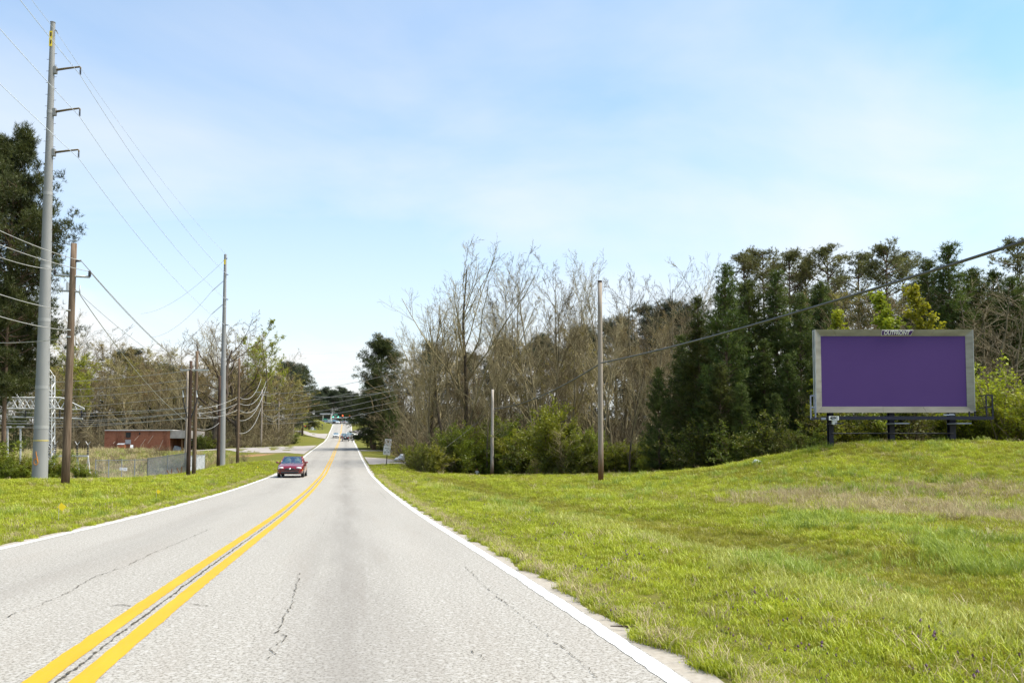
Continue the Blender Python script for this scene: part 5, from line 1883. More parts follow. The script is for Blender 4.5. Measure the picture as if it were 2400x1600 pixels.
np_ = plate(0.018, -0.022, 0.06, white_plate, 'name_plate', bb)
plate(-0.006, -0.036, 0.055, purple_ink, 'plate_field', np_)
lt = lettering('plate_lettering', 'OUTFRONT', 0.265, tlt @ Vector((-0.02, -0.042, 0)) + Vector((pcx, -0.105, pcz)), white_plate, np_, bold=0.008, squeeze=0.86, tilt=tl_)
# number plate 4091
pq = lb(1941.5, 981)
nplate = MB().box((pq.x, -0.70, pq.z), (0.47, 0.02, 0.19)).build('number_plate', white_plate, bb, bevel=0.005)
lettering('number', '4091', 0.2, (pq.x, -0.715, pq.z), black_ink, nplate, bold=0.008, squeeze=0.95)
pq = lb(1943.5, 991)
MB().box((pq.x, -0.66, pq.z), (0.22, 0.12, 0.18)).build('meter_box', steel_grey, bb)
pq = lb(2222, 972)
MB().box((pq.x, -0.1, pq.z), (0.55, 0.02, 0.05)).box((pq.x + 0.12, -0.1, pq.z + 0.03), (0.2, 0.02, 0.06)).build('torn_sheet', white_plate, bb)

# ------------------------------------------------------------------ vehicles
def paint_car(name, c, rough=0.25):
    if name in MATS:
        return MATS[name]
    m, nt, out = new_mat(name)
    t = NT(nt)
    f = t.noise(t.obj(), 2.0, 3)
    b = t.bsdf(out, t.ramp(f, 0.3, 0.7, tuple(k * 0.9 for k in c), c), rough, 0.1, 0.5)
    b.inputs['Coat Weight'].default_value = 0.8
    b.inputs['Coat Roughness'].default_value = 0.08
    MATS[name] = m
    return m


car_red = paint_car('paint_dark_red', (0.17, 0.005, 0.008))
car_white = paint_car('paint_white', (0.72, 0.72, 0.72))
car_black = paint_car('paint_black', (0.012, 0.012, 0.014))
car_silver = paint_car('paint_silver', (0.40, 0.41, 0.42))
car_blue = paint_car('paint_navy', (0.02, 0.03, 0.08))
rubber = simple('tyre_rubber', (0.012, 0.012, 0.012), (0.03, 0.03, 0.03), 6.0, 0.85)
rim_mat = simple('wheel_rim', (0.35, 0.35, 0.36), (0.5, 0.5, 0.5), 6.0, 0.35, 0.7)
lens_white = simple('headlight_lens', (0.6, 0.63, 0.62), (0.8, 0.83, 0.82), 8.0, 0.1)
lens_red = simple('tail_light_lens', (0.4, 0.015, 0.015), (0.5, 0.03, 0.02), 8.0, 0.15)
lens_amber = simple('indicator_lens', (0.7, 0.25, 0.02), (0.8, 0.3, 0.03), 8.0, 0.2)
windscreen_fill = simple('pale_windscreen_fill', (0.68, 0.70, 0.62), (0.75, 0.77, 0.68), 4.0, 0.9)  # pale colour stands in for brightness behind the windscreen
seat_cloth = simple('seat_cloth', (0.16, 0.16, 0.14), (0.25, 0.25, 0.22), 6.0, 0.9)
chrome = simple('bright_metal', (0.75, 0.75, 0.75), (0.85, 0.85, 0.85), 5.0, 0.2, 0.8)
m, nt, out = new_mat('car_glass')
t = NT(nt)
gb = t.n('ShaderNodeBsdfGlossy')
gb.inputs['Roughness'].default_value = 0.03
gb.inputs['Color'].default_value = (0.9, 0.95, 0.92, 1)
tb = t.n('ShaderNodeBsdfTransparent')
t.link(t.ramp(t.noise(t.obj(), 1.0), 0.3, 0.7, (0.80, 0.88, 0.82), (0.85, 0.92, 0.87)), tb.inputs['Color'])
fr = t.n('ShaderNodeFresnel')
fr.inputs['IOR'].default_value = 1.5
ms = t.n('ShaderNodeMixShader')
t.link(t.math('ADD', fr.outputs[0], 0.25, True), ms.inputs[0])
t.link(tb.outputs[0], ms.inputs[1])
t.link(gb.outputs[0], ms.inputs[2])
t.link(ms.outputs[0], out.inputs['Surface'])
car_glass = m

SEDAN = dict(st=[(-2.36, .42, .70, .66), (-2.30, .34, .88, .78), (-2.0, .26, .965, .85), (-1.35, .22, .975, .88), (-0.5, .20, .95, .89), (0.5, .20, .93, .89), (1.05, .20, .92, .885), (1.6, .22, .85, .87), (2.0, .24, .78, .835), (2.22, .27, .71, .785), (2.34, .33, .62, .71), (2.38, .40, .56, .64)],
             roof=(-1.0, 0.1, 1.40, .56), ws=(1.02, .91, .77), rw=(-1.65, .96, .72), wheels=(-1.36, 1.40), wr=.315)
SUV = dict(st=[(-2.15, .5, .95, .80), (-2.10, .42, 1.02, .86), (-1.5, .38, 1.03, .88), (-.5, .36, 1.03, .88), (.7, .36, 1.03, .88), (1.1, .38, 1.04, .86), (1.9, .42, .98, .83), (2.05, .45, .9, .78), (2.1, .5, .8, .72)],
           roof=(-1.95, 0.25, 1.78, .70), ws=(.85, 1.03, .78), rw=(-2.1, 1.02, .80), wheels=(-1.35, 1.35), wr=.38)


def car_meshes(sp):
    m_ = {}
    secs = []
    for y, zb, zt, w in sp['st']:
        h = zt - zb
        half = [(0, zb), (w * .86, zb), (w * .96, zb + .10 * h), (w, zb + .42 * h), (w * .985, zb + .72 * h), (w * .93, zt - .03 * h), (w * .75, zt + .01), (0, zt + .035)]
        full = [(x, y, z) for x, z in half] + [(-x, y, z) for x, z in half[-2:0:-1]]
        secs.append(full)
    b = MB()
    n = len(secs[0])
    b.v = [p for s in secs for p in s]
    for i in range(len(secs) - 1):
        for k in range(n):
            k2 = (k + 1) % n
            b.f.append((i * n + k, i * n + k2, (i + 1) * n + k2, (i + 1) * n + k))
    b.f.append(tuple(range(n - 1, -1, -1)))
    b.f.append(tuple((len(secs) - 1) * n + k for k in range(n)))
    m_['body'] = b.mesh('car_body', True)
    ry0, ry1, rz_, rw_ = sp['roof']
    wy, wz, ww = sp['ws']
    by, bz_, bw = sp['rw']
    roof = MB()
    cols = 6
    rows = 5
    vs_ = []
    for i in range(rows + 1):
        y = ry0 + (ry1 - ry0) * i / rows
        for k in range(cols + 1):
            f = -1 + 2 * k / cols
            vs_.append((rw_ * f, y, rz_ + .03 * (1 - f * f) - .02 * (2 * i / rows - 1) ** 2))
    fs_ = [(i * (cols + 1) + k, i * (cols + 1) + k + 1, (i + 1) * (cols + 1) + k + 1, (i + 1) * (cols + 1) + k) for i in range(rows) for k in range(cols)]
    roof.add(vs_, fs_)
    m_['roof'] = roof.mesh('car_roof', True)
    for s in (-1, 1):
        pl = MB()
        pl.path([(s * ww, wy, wz - .02), (s * rw_, ry1, rz_ - .01)], .035, 6)
        pl.path([(s * (ww + .03), (wy + by) / 2 - .1, wz - .02), (s * rw_, (ry0 + ry1) / 2, rz_ - .01)], .035, 6)
        pl.path([(s * bw, by, bz_ - .02), (s * rw_, ry0, rz_ - .01)], .05, 6)
        pl.path([(s * rw_, ry1, rz_ - .01), (s * rw_, ry0, rz_ - .01)], .03, 6)
        m_['pillar%d' % s] = pl.mesh('car_pillars', True)
        g = MB()
        a0, a1 = Vector((s * (ww + .01), wy - .03, wz)), Vector((s * (rw_ + .005), ry1, rz_ - .03))
        b0, b1 = Vector((s * (bw + .01), by + .05, bz_)), Vector((s * (rw_ + .005), ry0, rz_ - .03))
        g.add([a0, a1, b1, b0], [(0, 1, 2, 3)])
        m_['side%d' % s] = g.mesh('car_side_window')

    def glass(y0, z0_, w0, y1_, z1_, w1_, bow):
        g = MB()
        vs2 = []
        for j in range(5):
            f = j / 4
            for k in range(7):
                q = -1 + k / 3
                vs2.append((q * (w0 + (w1_ - w0) * f), y0 + (y1_ - y0) * f + bow * (1 - q * q), z0_ + (z1_ - z0_) * f))
        g.add(vs2, [(j * 7 + k, j * 7 + k + 1, (j + 1) * 7 + k + 1, (j + 1) * 7 + k) for j in range(4) for k in range(6)])
        return g.mesh('car_glass', True)
    m_['windshield'] = glass(wy, wz, ww, ry1, rz_, rw_, .08)
    m_['rear_window'] = glass(by, bz_, bw, ry0, rz_, rw_, -.08)
    wh = MB()
    r_ = sp['wr']
    wh.add(*ring(r_, .2))
    m_['tyre'] = wh.mesh('car_tyre', True)
    rm = MB()
    rm.add(*ring(r_ * .64, .21, True))
    m_['rim'] = rm.mesh('car_rim')
    return m_


def ring(r, w, star=False):
    n = 18
    vs_, fs_ = [], []
    prof_ = [(-w / 2, r * .62), (-w / 2, r * .94), (-w / 4, r), (w / 4, r), (w / 2, r * .94), (w / 2, r * .62)] if not star else [(-w / 2, 0.02), (-w / 2 + .01, r * .5), (-w / 2, r), (w / 2, r), (w / 2 - .01, r * .5), (w / 2, .02)]
    for k in range(n):
        a = 2 * math.pi * k / n
        for x, q in prof_:
            vs_.append((x, q * math.cos(a), q * math.sin(a)))
    m = len(prof_)
    for k in range(n):
        for j in range(m):
            j2 = (j + 1) % m
            fs_.append((k * m + j, k * m + j2, ((k + 1) % n) * m + j2, ((k + 1) % n) * m + j))
    return vs_, fs_


SEDAN_M, SUV_M = car_meshes(SEDAN), car_meshes(SUV)


def slot_mesh(me, mat):
    c = me.copy()
    c.materials.clear()
    c.materials.append(mat)
    return c


def car(x, y, rz, sp, ms_, mat, name, label, cat, group=None, detail=False, z=None, dark_front=False):
    zz = g1(x, y) if z is None else z
    o = empty(name, (x, y, zz), rz, label, cat, group)
    link_mesh('body', slot_mesh(ms_['body'], mat), None, o)
    rf = link_mesh('roof', slot_mesh(ms_['roof'], mat), None, o)
    for s in (-1, 1):
        link_mesh('pillar', slot_mesh(ms_['pillar%d' % s], mat), None, rf)
        link_mesh('side_window', slot_mesh(ms_['side%d' % s], car_glass), None, o)
    link_mesh('windshield', slot_mesh(ms_['windshield'], car_glass), None, o)
    link_mesh('rear_window', slot_mesh(ms_['rear_window'], car_glass), None, o)
    tw = sp['st'][5][3] - .11
    for yy in sp['wheels']:
        for s in (-1, 1):
            w_ = link_mesh('wheel', slot_mesh(ms_['tyre'], rubber), None, o, (s * tw, yy, sp['wr']))
            link_mesh('rim', slot_mesh(ms_['rim'], rim_mat), None, w_)
    yf, yb = sp['st'][-1][0], sp['st'][0][0]
    zf, wf = sp['st'][-2][2], sp['st'][-2][3]
    for s in (-1, 1):
        hl = MB()
        hl.lathe([(.01, -.06), (.5, -.04), (.62, 0), (.5, .05), (.01, .07)], (0, 0, 0), 12)
        hl.v = [(p[0] * .31, p[1] * .22, p[2] * 1.0) for p in hl.v]
        h = hl.build('headlight', lens_white, o, True, (s * (wf - .12), yf - .10, zf + .02))
        h.rotation_euler = (0.15, s * 0.12, s * -0.35)
        tl = MB().box((0, 0, 0), (.3, .06, .17)).build('tail_light', lens_red, o, False, (s * (sp['st'][1][3] - .17), yb - .0, sp['st'][1][2] - .16), bevel=.02)
        mr = MB().lathe([(.01, -.07), (.09, -.05), (.11, 0), (.09, .05), (.01, .07)], (0, 0, 0), 10).build('side_mirror', mat, o, True, (s * (sp['ws'][2] + .2), sp['ws'][0] - .38, sp['ws'][1] + .09))
        MB().tube((0, 0, 0), (-s * .16, .05, -.05), .03, .03, 6).build('mirror_stalk', mat, mr)
    gr = MB().box((0, yf - .02, zf - .04), (.62, .10, .10)).build('grille', black_part, o, bevel=.02)
    MB().box((0, yf - .02, .36), (1.15, .14, .12)).build('lower_grille', black_part, o, bevel=.03)
    if detail:
        MB().lathe([(.01, 0), (.055, .0), (.06, .012), (.01, .02)], (0, 0, 0), 12).build('emblem', chrome, gr, True, (0, yf + .04, zf - .04)).rotation_euler = (-math.pi / 2, 0, 0)
        MB().box((0, yf - .0, .50), (1.3, .05, .035)).build('bumper_strip', black_part, o)
        MB().box((0, yf - 1.5, .28), (1.5, 2.6, .1)).build('underbody', black_part, o)
        for s in (-1, 1):
            MB().box((s * .80, yf - .32, .50), (.04, .16, .10)).build('indicator', lens_amber, o, bevel=.01)
            MB().path([(s * .32, .25, .95), (s * .32, .05, 1.16)], [.24, .22], 8).build('seat_back', seat_cloth, o)
            MB().lathe([(.02, -.1), (.11, -.07), (.12, 0.02), (.1, .09), (.02, .11)], (s * .32, .0, 1.24), 8).build('headrest', seat_cloth, o, True)
        MB().box((0, -.35, .965), (1.44, 2.1, .02)).build('pale_fill_tray', windscreen_fill, o)  # pale sheet added inside to make the windscreen look brighter
        MB().box((0, -.45, 1.375), (1.05, 1.0, .02)).build('pale_fill_headliner', windscreen_fill, o)  # pale sheet under the roof, added for the same brightening
        MB().box((0, .68, .88), (1.35, .35, .10)).build('dashboard', black_part, o, bevel=.03)
        MB().box((.0, .26, 1.30), (.22, .03, .07)).build('inner_mirror', black_part, o, bevel=.01)
    return o


def road_xy(u, v):
    x, y = to_xy(u, v)
    return float(x), float(y)


HEAD_AWAY = ROAD_RZ
HEAD_TO = ROAD_RZ + math.pi
rcx, rcy = XatD(686.5, 59.5), 59.5
ru, rv = to_uv(rcx, rcy)
red_car = car(rcx, rcy, HEAD_TO - 0.02, SEDAN, SEDAN_M, car_red, 'oncoming_car', 'dark red sedan coming towards the camera in the left lane', 'car', detail=True, z=float(prof(ru)) + 0.004)

# driver of the red car: one continuous seated figure
dm = bpy.data.meshes.new('driver_body')
dv = [(0, 0, .0), (0, -.04, .2), (0, -.06, .38), (0, -.05, .50), (0, -.02, .60), (0, .0, .70), (-.19, -.05, .42), (-.24, .14, .24), (-.14, .36, .34), (.19, -.05, .42), (.24, .14, .24), (.14, .36, .34), (-.1, .3, .04), (-.12, .5, -.22), (.1, .3, .04), (.12, .5, -.22)]
de = [(0, 1), (1, 2), (2, 3), (3, 4), (4, 5), (2, 6), (6, 7), (7, 8), (2, 9), (9, 10), (10, 11), (0, 12), (12, 13), (0, 14), (14, 15)]
dm.from_pydata(dv, de, [])
drv = link_mesh('person', dm, simple('driver_dark_clothes', (0.03, 0.03, 0.035), (0.06, 0.055, 0.05), 4.0, 0.9))
rad = [.15, .15, .16, .055, .1, .085, .075, .05, .04, .075, .05, .04, .085, .06, .085, .06]
sk = drv.modifiers.new('skin', 'SKIN')
for i, q in enumerate(rad):
    dm.skin_vertices[0].data[i].radius = (q, q)
dm.skin_vertices[0].data[0].use_root = True
drv.modifiers.new('smooth', 'SUBSURF').levels = 1
off = Matrix.Rotation(red_car.rotation_euler.z, 3, 'Z') @ Vector((-.34, .22, .55))
drv.location = Vector(red_car.location) + off
drv.rotation_euler = (0, 0, red_car.rotation_euler.z)
tag(drv, 'person in dark clothes at the wheel of the red sedan', 'person')


def car_on_road(px, D, heading, sp, ms_, mat, name, label, group, dz=0.004):
    x = XatD(px, D)
    u, v = to_uv(x, D)
    return car(x, D, heading, sp, ms_, mat, name, label, 'car', group, z=float(prof(u)) + dz)


CG_ = 'cars on the far road'
car_on_road(787, 242, HEAD_TO, SEDAN, SEDAN_M, car_white, 'oncoming_car', 'far white car coming down the hill in the left lane', CG_)
jeep = car_on_road(809, 214, HEAD_AWAY, SUV, SUV_M, car_black, 'off_road_car', 'black boxy off road car driving away with spare wheel', CG_)
MB().tube((0, -2.2, .95), (0, -2.38, .95), .36, .36, 16).build('spare_wheel', rubber, jeep, True)
MB().tube((0, -2.385, .95), (0, -2.39, .95), .17, .17, 12).build('spare_cover', porcelain, jeep)
MB().box((-.55, -2.17, .62), (.3, .02, .15)).build('licence_plate', white_plate, jeep)
car_on_road(818, 236, HEAD_AWAY, SUV, SUV_M, car_white, 'white_truck', 'white truck ahead of the black off road car', CG_)
car_on_road(805, 236.5, HEAD_AWAY, SEDAN, SEDAN_M, car_silver, 'silver_car', 'silver car beside the white truck ahead of the black car', CG_)
x_, y_ = XatD(829, 240), 240
car(x_, y_, HEAD_AWAY - 1.2, SEDAN, SEDAN_M, car_black, 'turning_car', 'dark car turning off to the right behind the white truck', 'car', CG_)
PG = 'cars standing on the far side street'
car(XatD(652, 305), 305, 1.9, SEDAN, SEDAN_M, car_white, 'parked_car', 'white car on the side street behind the pale pole', 'car', PG)
car(XatD(708, 312), 312, 2.0, SUV, SUV_M, car_black, 'parked_car', 'black car on the side street left of the black mast', 'car', PG)
car(XatD(731, 300), 300, 2.0, SEDAN, SEDAN_M, car_black, 'parked_car', 'small dark car right of the black mast', 'car', PG)
JG = 'vehicles waiting at the far junction'
for k, (px, D, sp, ms_, mt, hd, nm, lab) in enumerate([(791, 352, SEDAN, SEDAN_M, car_white, HEAD_TO, 'waiting_car', 'white car at the crest in the left lane'), (802, 356, SUV, SUV_M, car_silver, HEAD_AWAY, 'waiting_car', 'pale car at the crest in the middle'),
                                                     (783, 358, SUV, SUV_M, car_black, HEAD_TO, 'waiting_car', 'dark car left of the white one at the crest'), (772, 362, SUV, SUV_M, car_silver, 1.4, 'waiting_car', 'grey van crossing left of the crest'),
                                                     (813, 360, SUV, SUV_M, car_white, HEAD_AWAY, 'waiting_car', 'white van on the right at the crest'), (764, 366, SEDAN, SEDAN_M, car_blue, 1.4, 'waiting_car', 'navy car at the left end of the junction'),
                                                     (822, 372, SEDAN, SEDAN_M, car_black, 1.5, 'waiting_car', 'dark car crossing at the right end of the junction')]):
    x_ = XatD(px, D)
    car(x_, D, hd, sp, ms_, mt, nm, lab, 'car', JG)

# ------------------------------------------------------------------ brick building on the left
def brick_mat():
    m, nt, out = new_mat('old_red_brick')
    t = NT(nt)
    bt = t.n('ShaderNodeTexBrick')
    mp = t.n('ShaderNodeMapping')
    mp.inputs['Rotation'].default_value = (math.radians(90), 0, 0)
    t.link(t.obj(), mp.inputs['Vector'])
    t.link(mp.outputs[0], bt.inputs['Vector'])
    bt.inputs['Scale'].default_value = 2.2
    bt.inputs['Color1'].default_value = (0.27, 0.10, 0.055, 1)
    bt.inputs['Color2'].default_value = (0.33, 0.135, 0.08, 1)
    bt.inputs['Mortar'].default_value = (0.22, 0.10, 0.07, 1)
    bt.inputs['Mortar Size'].default_value = 0.012
    st = t.noise(t.mapped(t.obj(), (1, 1, 0.35)), 0.8, 5)
    col = t.mix(t.math('MULTIPLY', t.ramp(st, 0.5, 0.72), 0.6), bt.outputs['Color'], (0.06, 0.02, 0.014))
    t.bsdf(out, col, 0.9, 0, 0.2)
    return m


brick = brick_mat()
pale_stucco = simple('pale_stucco', (0.30, 0.265, 0.24), (0.42, 0.385, 0.36), 1.5, 0.9, spec=0.2)
coping = simple('white_coping', (0.55, 0.53, 0.5), (0.68, 0.66, 0.63), 2.0, 0.7)
dark_inside = simple('dark_interior', (0.02, 0.02, 0.02), (0.04, 0.038, 0.035), 2.0, 0.9)
orange_wood = simple('orange_painted_wood', (0.36, 0.10, 0.04), (0.48, 0.15, 0.07), 4.0, 0.8)
grey_board = simple('grey_board', (0.30, 0.30, 0.31), (0.45, 0.46, 0.48), 3.0, 0.8)
BLD = 148.0
bxl, bxr, bxe = XatD(244, BLD), XatD(397, BLD), XatD(442, BLD)
zbt, ztp = P(300, 1058, BLD).z, P(300, 1009, BLD).z
bld = empty('brick_building', (bxl, BLD, zbt), 0, 'low red brick building with a pale porch behind the chain link fence', 'building')
wB, hB, dB = bxr - bxl, ztp - zbt, 8.0
MB().box((wB / 2, dB / 2, hB / 2 - 0.5), (wB, dB, hB + 1.0)).build('wall', brick, bld)
rf = MB().box((wB / 2 + 0.3, dB / 2, hB + 0.09), (wB + 0.5, dB + 0.3, 0.16)).build('roof', coping, bld)
pw = bxe - bxr
MB().box((wB + pw / 2 + 0.01, dB / 2 - 0.2, hB - 0.62), (pw, dB - 0.6, 1.35)).build('porch_fascia', pale_stucco, bld)
MB().box((wB + pw / 2 + 0.01, dB - 0.6, hB / 2 - 0.6), (pw - 0.1, 0.2, hB - 0.9)).build('porch_back', dark_inside, bld)
MB().box((wB + 1.95, 0.6, hB / 2 - 0.95), (0.25, 0.25, hB - 0.9)).build('porch_post', wood_foot, bld)
MB().box((wB + pw - 0.55, 0.9, hB / 2 - 0.95), (1.0, 0.3, hB - 0.9)).build('porch_pier', pale_stucco, bld)
MB().box((wB + 1.1, 1.4, 0.35), (1.6, 1.0, 1.0), Matrix.Rotation(0.3, 3, 'Y')).build('porch_ramp', grey_board, bld)
MB().box((wB * 0.365, -0.03, hB * 0.47), (0.95, 0.05, 0.75)).build('window_board', grey_board, bld)
MB().box((wB * 0.365, -0.02, hB * 0.80), (0.85, 0.03, 0.9)).build('window', dark_inside, bld)
MB().box((wB * 0.54, -0.02, hB * 0.86), (0.2, 0.03, 0.35)).build('vent', dark_inside, bld)


def bl(px, py, dy=-0.8):
    return P(px, py, BLD + dy)


for k, (a, b) in enumerate([((329, 1046), (341, 1028)), ((346, 1039), (359, 1020)), ((372, 1053), (382, 1031)), ((265, 1039), (270, 1034)), ((315, 1032), (325, 1021))]):
    A, B = bl(*a), bl(*b, -0.15)
    o = MB().tube((0, 0, 0), B - A, 0.035, 0.035, 4).build('leaning_pole', wood_grey, None, loc=A)
    tag(o, ('longest pale strip leaning on the brick wall', 'middle pale strip leaning on the brick wall', 'rightmost pale strip leaning on the brick wall', 'short pale strip at the left of the brick wall', 'bent pale strip near the wall vent')[k], 'strip', 'pale strips leaning on the brick wall')
q = bl(285, 1056)
cr_ = empty('orange_crate', (q.x, q.y, g1(q.x, q.y) - 0.02), 0, 'orange wooden stand against the brick wall', 'crate')
MB().box((0, 0, 0.85), (1.1, 0.6, 0.5)).build('box', orange_wood, cr_)
for xx in (-0.48, -0.15, 0.18, 0.48):
    MB().box((xx, 0, 0.3), (0.1, 0.5, 0.62)).build('leg', orange_wood, cr_)
MB().box((-0.1, -0.05, 1.25), (1.2, 0.6, 0.06), Matrix.Rotation(0.35, 3, 'X')).build('lid', grey_board, cr_)
q = bl(307, 1055)
pl_ = empty('white_chair', (q.x, q.y, g1(q.x, q.y) - 0.02), 0.4, 'broken white garden chair beside the orange stand', 'chair')
MB().box((0, 0, 0.5), (0.5, 0.5, 0.06)).build('seat', white_plate, pl_)
MB().box((0.1, 0.22, 0.85), (0.45, 0.06, 0.6), Matrix.Rotation(-0.25, 3, 'X')).build('backrest', white_plate, pl_)
for xx in (-0.2, 0.2):
    for yy in (-0.2, 0.2):
        MB().box((xx, yy, 0.25), (0.06, 0.06, 0.5)).build('leg', white_plate, pl_)

# ------------------------------------------------------------------ substation lattice at the left
SD = 74.0
lattice_steel = simple('lattice_pale_steel', (0.48, 0.49, 0.5), (0.6, 0.61, 0.62), 3.0, 0.5)


def sb(px, py, dy=0.0):
    return P(px, py, SD + dy)


def lattice(mb, a, b, w, d, n, r=0.045):
    """box truss between a and b, w vertical, d in depth"""
    a, b = Vector(a), Vector(b)
    ax = (b - a).normalized()
    up = Vector((0, 0, 1)) if abs(ax.z) < 0.7 else Vector((1, 0, 0))
    side = ax.cross(up).normalized()
    up = side.cross(ax).normalized()
    cs = [up * (sw * w / 2) + side * (sd_ * d / 2) for sw in (-1, 1) for sd_ in (-1, 1)]
    for c_ in cs:
        mb.tube(a + c_, b + c_, r * 1.3, r * 1.3, 4)
    for i in range(n):
        p, q = a.lerp(b, i / n), a.lerp(b, (i + 1) / n)
        for c0, c1 in ((0, 2), (1, 3), (0, 1), (2, 3)):
            if i % 2:
                c0, c1 = c1, c0
            mb.tube(p + cs[c0], q + cs[c1], r, r, 4)
    return mb


s0 = sb(118, 1120)
sub = empty('substation_frame', (s0.x, SD, g1(s0.x, SD) - 0.05), 0, 'pale grey steel lattice of the substation behind the tall steel pole', 'substation')


def sl(px, py, dy=0.0):
    return sb(px, py, dy) - Vector(sub.location)


base = Vector((sl(118, 1120).x, 0, 0))
lattice(MB(), base, sl(118, 880), 0.5, 0.5, 16).build('column', lattice_steel, sub)
mb = MB()
tp = sl(116, 865)
for c_ in (sl(110, 882, -0.2), sl(127, 882, -0.2), sl(110, 882, 0.2), sl(127, 882, 0.2)):
    mb.tube(tp, c_, 0.03, 0.03, 4)
mb.build('column_peak', steel_grey, sub)
lattice(MB(), sl(20, 945), sl(150, 945), 0.95, 0.9, 9).build('beam', lattice_steel, sub)
mb = MB()
for dy in (-0.4, 0.4):
    mb.tube(sl(150, 934, dy), sl(198, 957, dy), 0.045, 0.04, 4).tube(sl(150, 959, dy), sl(198, 959, dy), 0.045, 0.04, 4)
    for f in (0.25, 0.5, 0.75):
        mb.tube(sl(150 + 48 * f, 934 + 23 * f, dy), sl(150 + 48 * f + 6, 959, dy), 0.03, 0.03, 4)
mb.build('beam_end', lattice_steel, sub)
MB().tube(sl(27, 907), sl(55, 948), 0.06, 0.06, 6).build('brace', lattice_steel, sub)
MB().tube(sl(30, 977), sl(194, 981), 0.07, 0.07, 8).build('bus_bar', porcelain, sub)
for px in (60, 100, 140, 166, 191):
    ins = MB()
    A, B = sl(px, 961), sl(px, 979)
    ins.tube(A, B, 0.05, 0.05, 6)
    for k in range(4):
        ins.lathe([(0.05, 0), (0.11, 0.04), (0.05, 0.09)], B.lerp(A, 0.1 + 0.2 * k), 8)
    ins.build('hanging_insulator', black_part, sub)
for px in (18, 48):
    c0 = sl(px, 1120)
    MB().tube((c0.x, 0, 0), sl(px, 1000), 0.09, 0.08, 8).box(sl(px, 1000), (0.5, 0.3, 0.15)).build('pillar', porcelain, sub)
for px, pt in ((115, 1040), (130, 1040), (181, 1042), (206, 1042)):
    ins = MB()
    A, B = sl(px, pt), sl(px, 1066)
    for k in range(6):
        ins.lathe([(0.06, 0), (0.11, 0.05), (0.06, 0.11)], B.lerp(A, k / 6), 8)
    o = ins.build('post_insulator', black_part, sub)
    MB().tube(A, A + Vector((0.2, 0, 0.25)), 0.025, 0.02, 5).tube(A, A + Vector((-0.2, 0, 0.3)), 0.025, 0.02, 5).build('switch_blade', porcelain, o)
MB().box((sl(155, 1068).x, 0, sl(155, 1068).z), (sl(208, 1068).x - sl(104, 1068).x, 0.25, 0.14)).build('switch_beam', porcelain, sub)
for px in (108, 182, 207):
    c0 = sl(px, 1070)
    MB().tube((c0.x - 0.3, 0, 0.0), c0, 0.04, 0.04, 4).tube((c0.x + 0.3, 0, 0.0), c0, 0.04, 0.04, 4).build('switch_leg', porcelain, sub)

# ------------------------------------------------------------------ chain link fence and gate
chain = simple('chain_link_wire', (0.22, 0.24, 0.26), (0.30, 0.32, 0.34), 2.0, 0.5, 0.3)


def chain_panel(mb, a, b, h, pitch, r):
    a, b = Vector(a), Vector(b)
    L = (b - a).length
    d = (b - a) / L
    n = int((L + h) / pitch)
    for s in (0, 1):
        for i in range(n + 1):
            t0 = i * pitch - h
            x0_, z0_, x1_, z1_ = t0, 0, t0 + h, h
            if x0_ < 0:
                z0_, x0_ = -x0_, 0
            if x1_ > L:
                z1_, x1_ = h - (x1_ - L), L
            if x1_ - x0_ < 0.02:
                continue
            p, q = (x0_, z0_), (x1_, z1_)
            if s:
                p, q = (L - x0_, z0_), (L - x1_, z1_)
            mb.tube(a + d * p[0] + Vector((0, 0, p[1])), a + d * q[0] + Vector((0, 0, q[1])), r, r, 3, False)
    return mb


def fence_run(name, label, a, b, h, pitch, r, posts, cat):
    a, b = Vector((a[0], a[1], g1(*a))), Vector((b[0], b[1], g1(*b)))
    o = empty(name, a, 0, label, cat)
    e = b - a
    pm = chain_panel(MB(), (0, 0, 0.05), e + Vector((0, 0, 0.05)), h, pitch, r).build('chain_link', chain, o)
    pm['kind'] = 'stuff'
    for k in range(posts + 1):
        p = e * (k / posts)
        MB().tube(p - Vector((0, 0, 0.2)), p + Vector((0, 0, h + 0.15)), 0.045, 0.045, 8).build('post', chain, o)
    MB().tube(Vector((0, 0, h + 0.05)), e + Vector((0, 0, h + 0.05)), 0.03, 0.03, 6).build('top_rail', chain, o)
    return o


fA = (XatD(225, 86), 86.0)
fB = (XatD(347, 86), 86.0)
fC = (XatD(440, 84), 84.0)
fD = (XatD(480, 92), 92.0)
fence_run('chain_link_fence', 'see-through chain link fence with white signs left of the gate', fA, fB, 2.1, 0.16, 0.006, 4, 'fence')
fence_run('chain_link_gate', 'dense grey chain link gate beside the dark pole pair', fB, fC, 2.2, 0.055, 0.009, 2, 'gate')
fence_run('chain_link_fence', 'short chain link fence right of the dark pole pair', fC, fD, 1.9, 0.055, 0.009, 2, 'fence')
for k, (px, py, w, mt, lab) in enumerate([(284, 1098, 0.32, white_plate, 'left white sign on the chain link fence'), (293.5, 1099, 0.38, white_plate, 'right white sign on the chain link fence'),
                                          (370, 1099, 0.2, simple('sign_cream', (0.5, 0.47, 0.3), (0.6, 0.56, 0.4), 3), 'small cream sign on the chain link gate'), (379, 1100, 0.3, simple('sign_cream2', (0.5, 0.48, 0.36), (0.6, 0.58, 0.45), 3), 'larger cream sign on the chain link gate')]):
    p = P(px, py, 85.6 if k < 2 else 85.2)
    o = empty('warning_sign', p, 0, lab, 'sign', 'signs on the chain link fence')
    MB().box((0, 0, 0), (w, 0.02, w * 0.85)).build('plate', mt, o)
    MB().box((0, -0.014, w * 0.12), (w * 0.7, 0.004, w * 0.1)).box((0, -0.014, -w * 0.1), (w * 0.6, 0.004, w * 0.08)).build('print', grey_board, o)
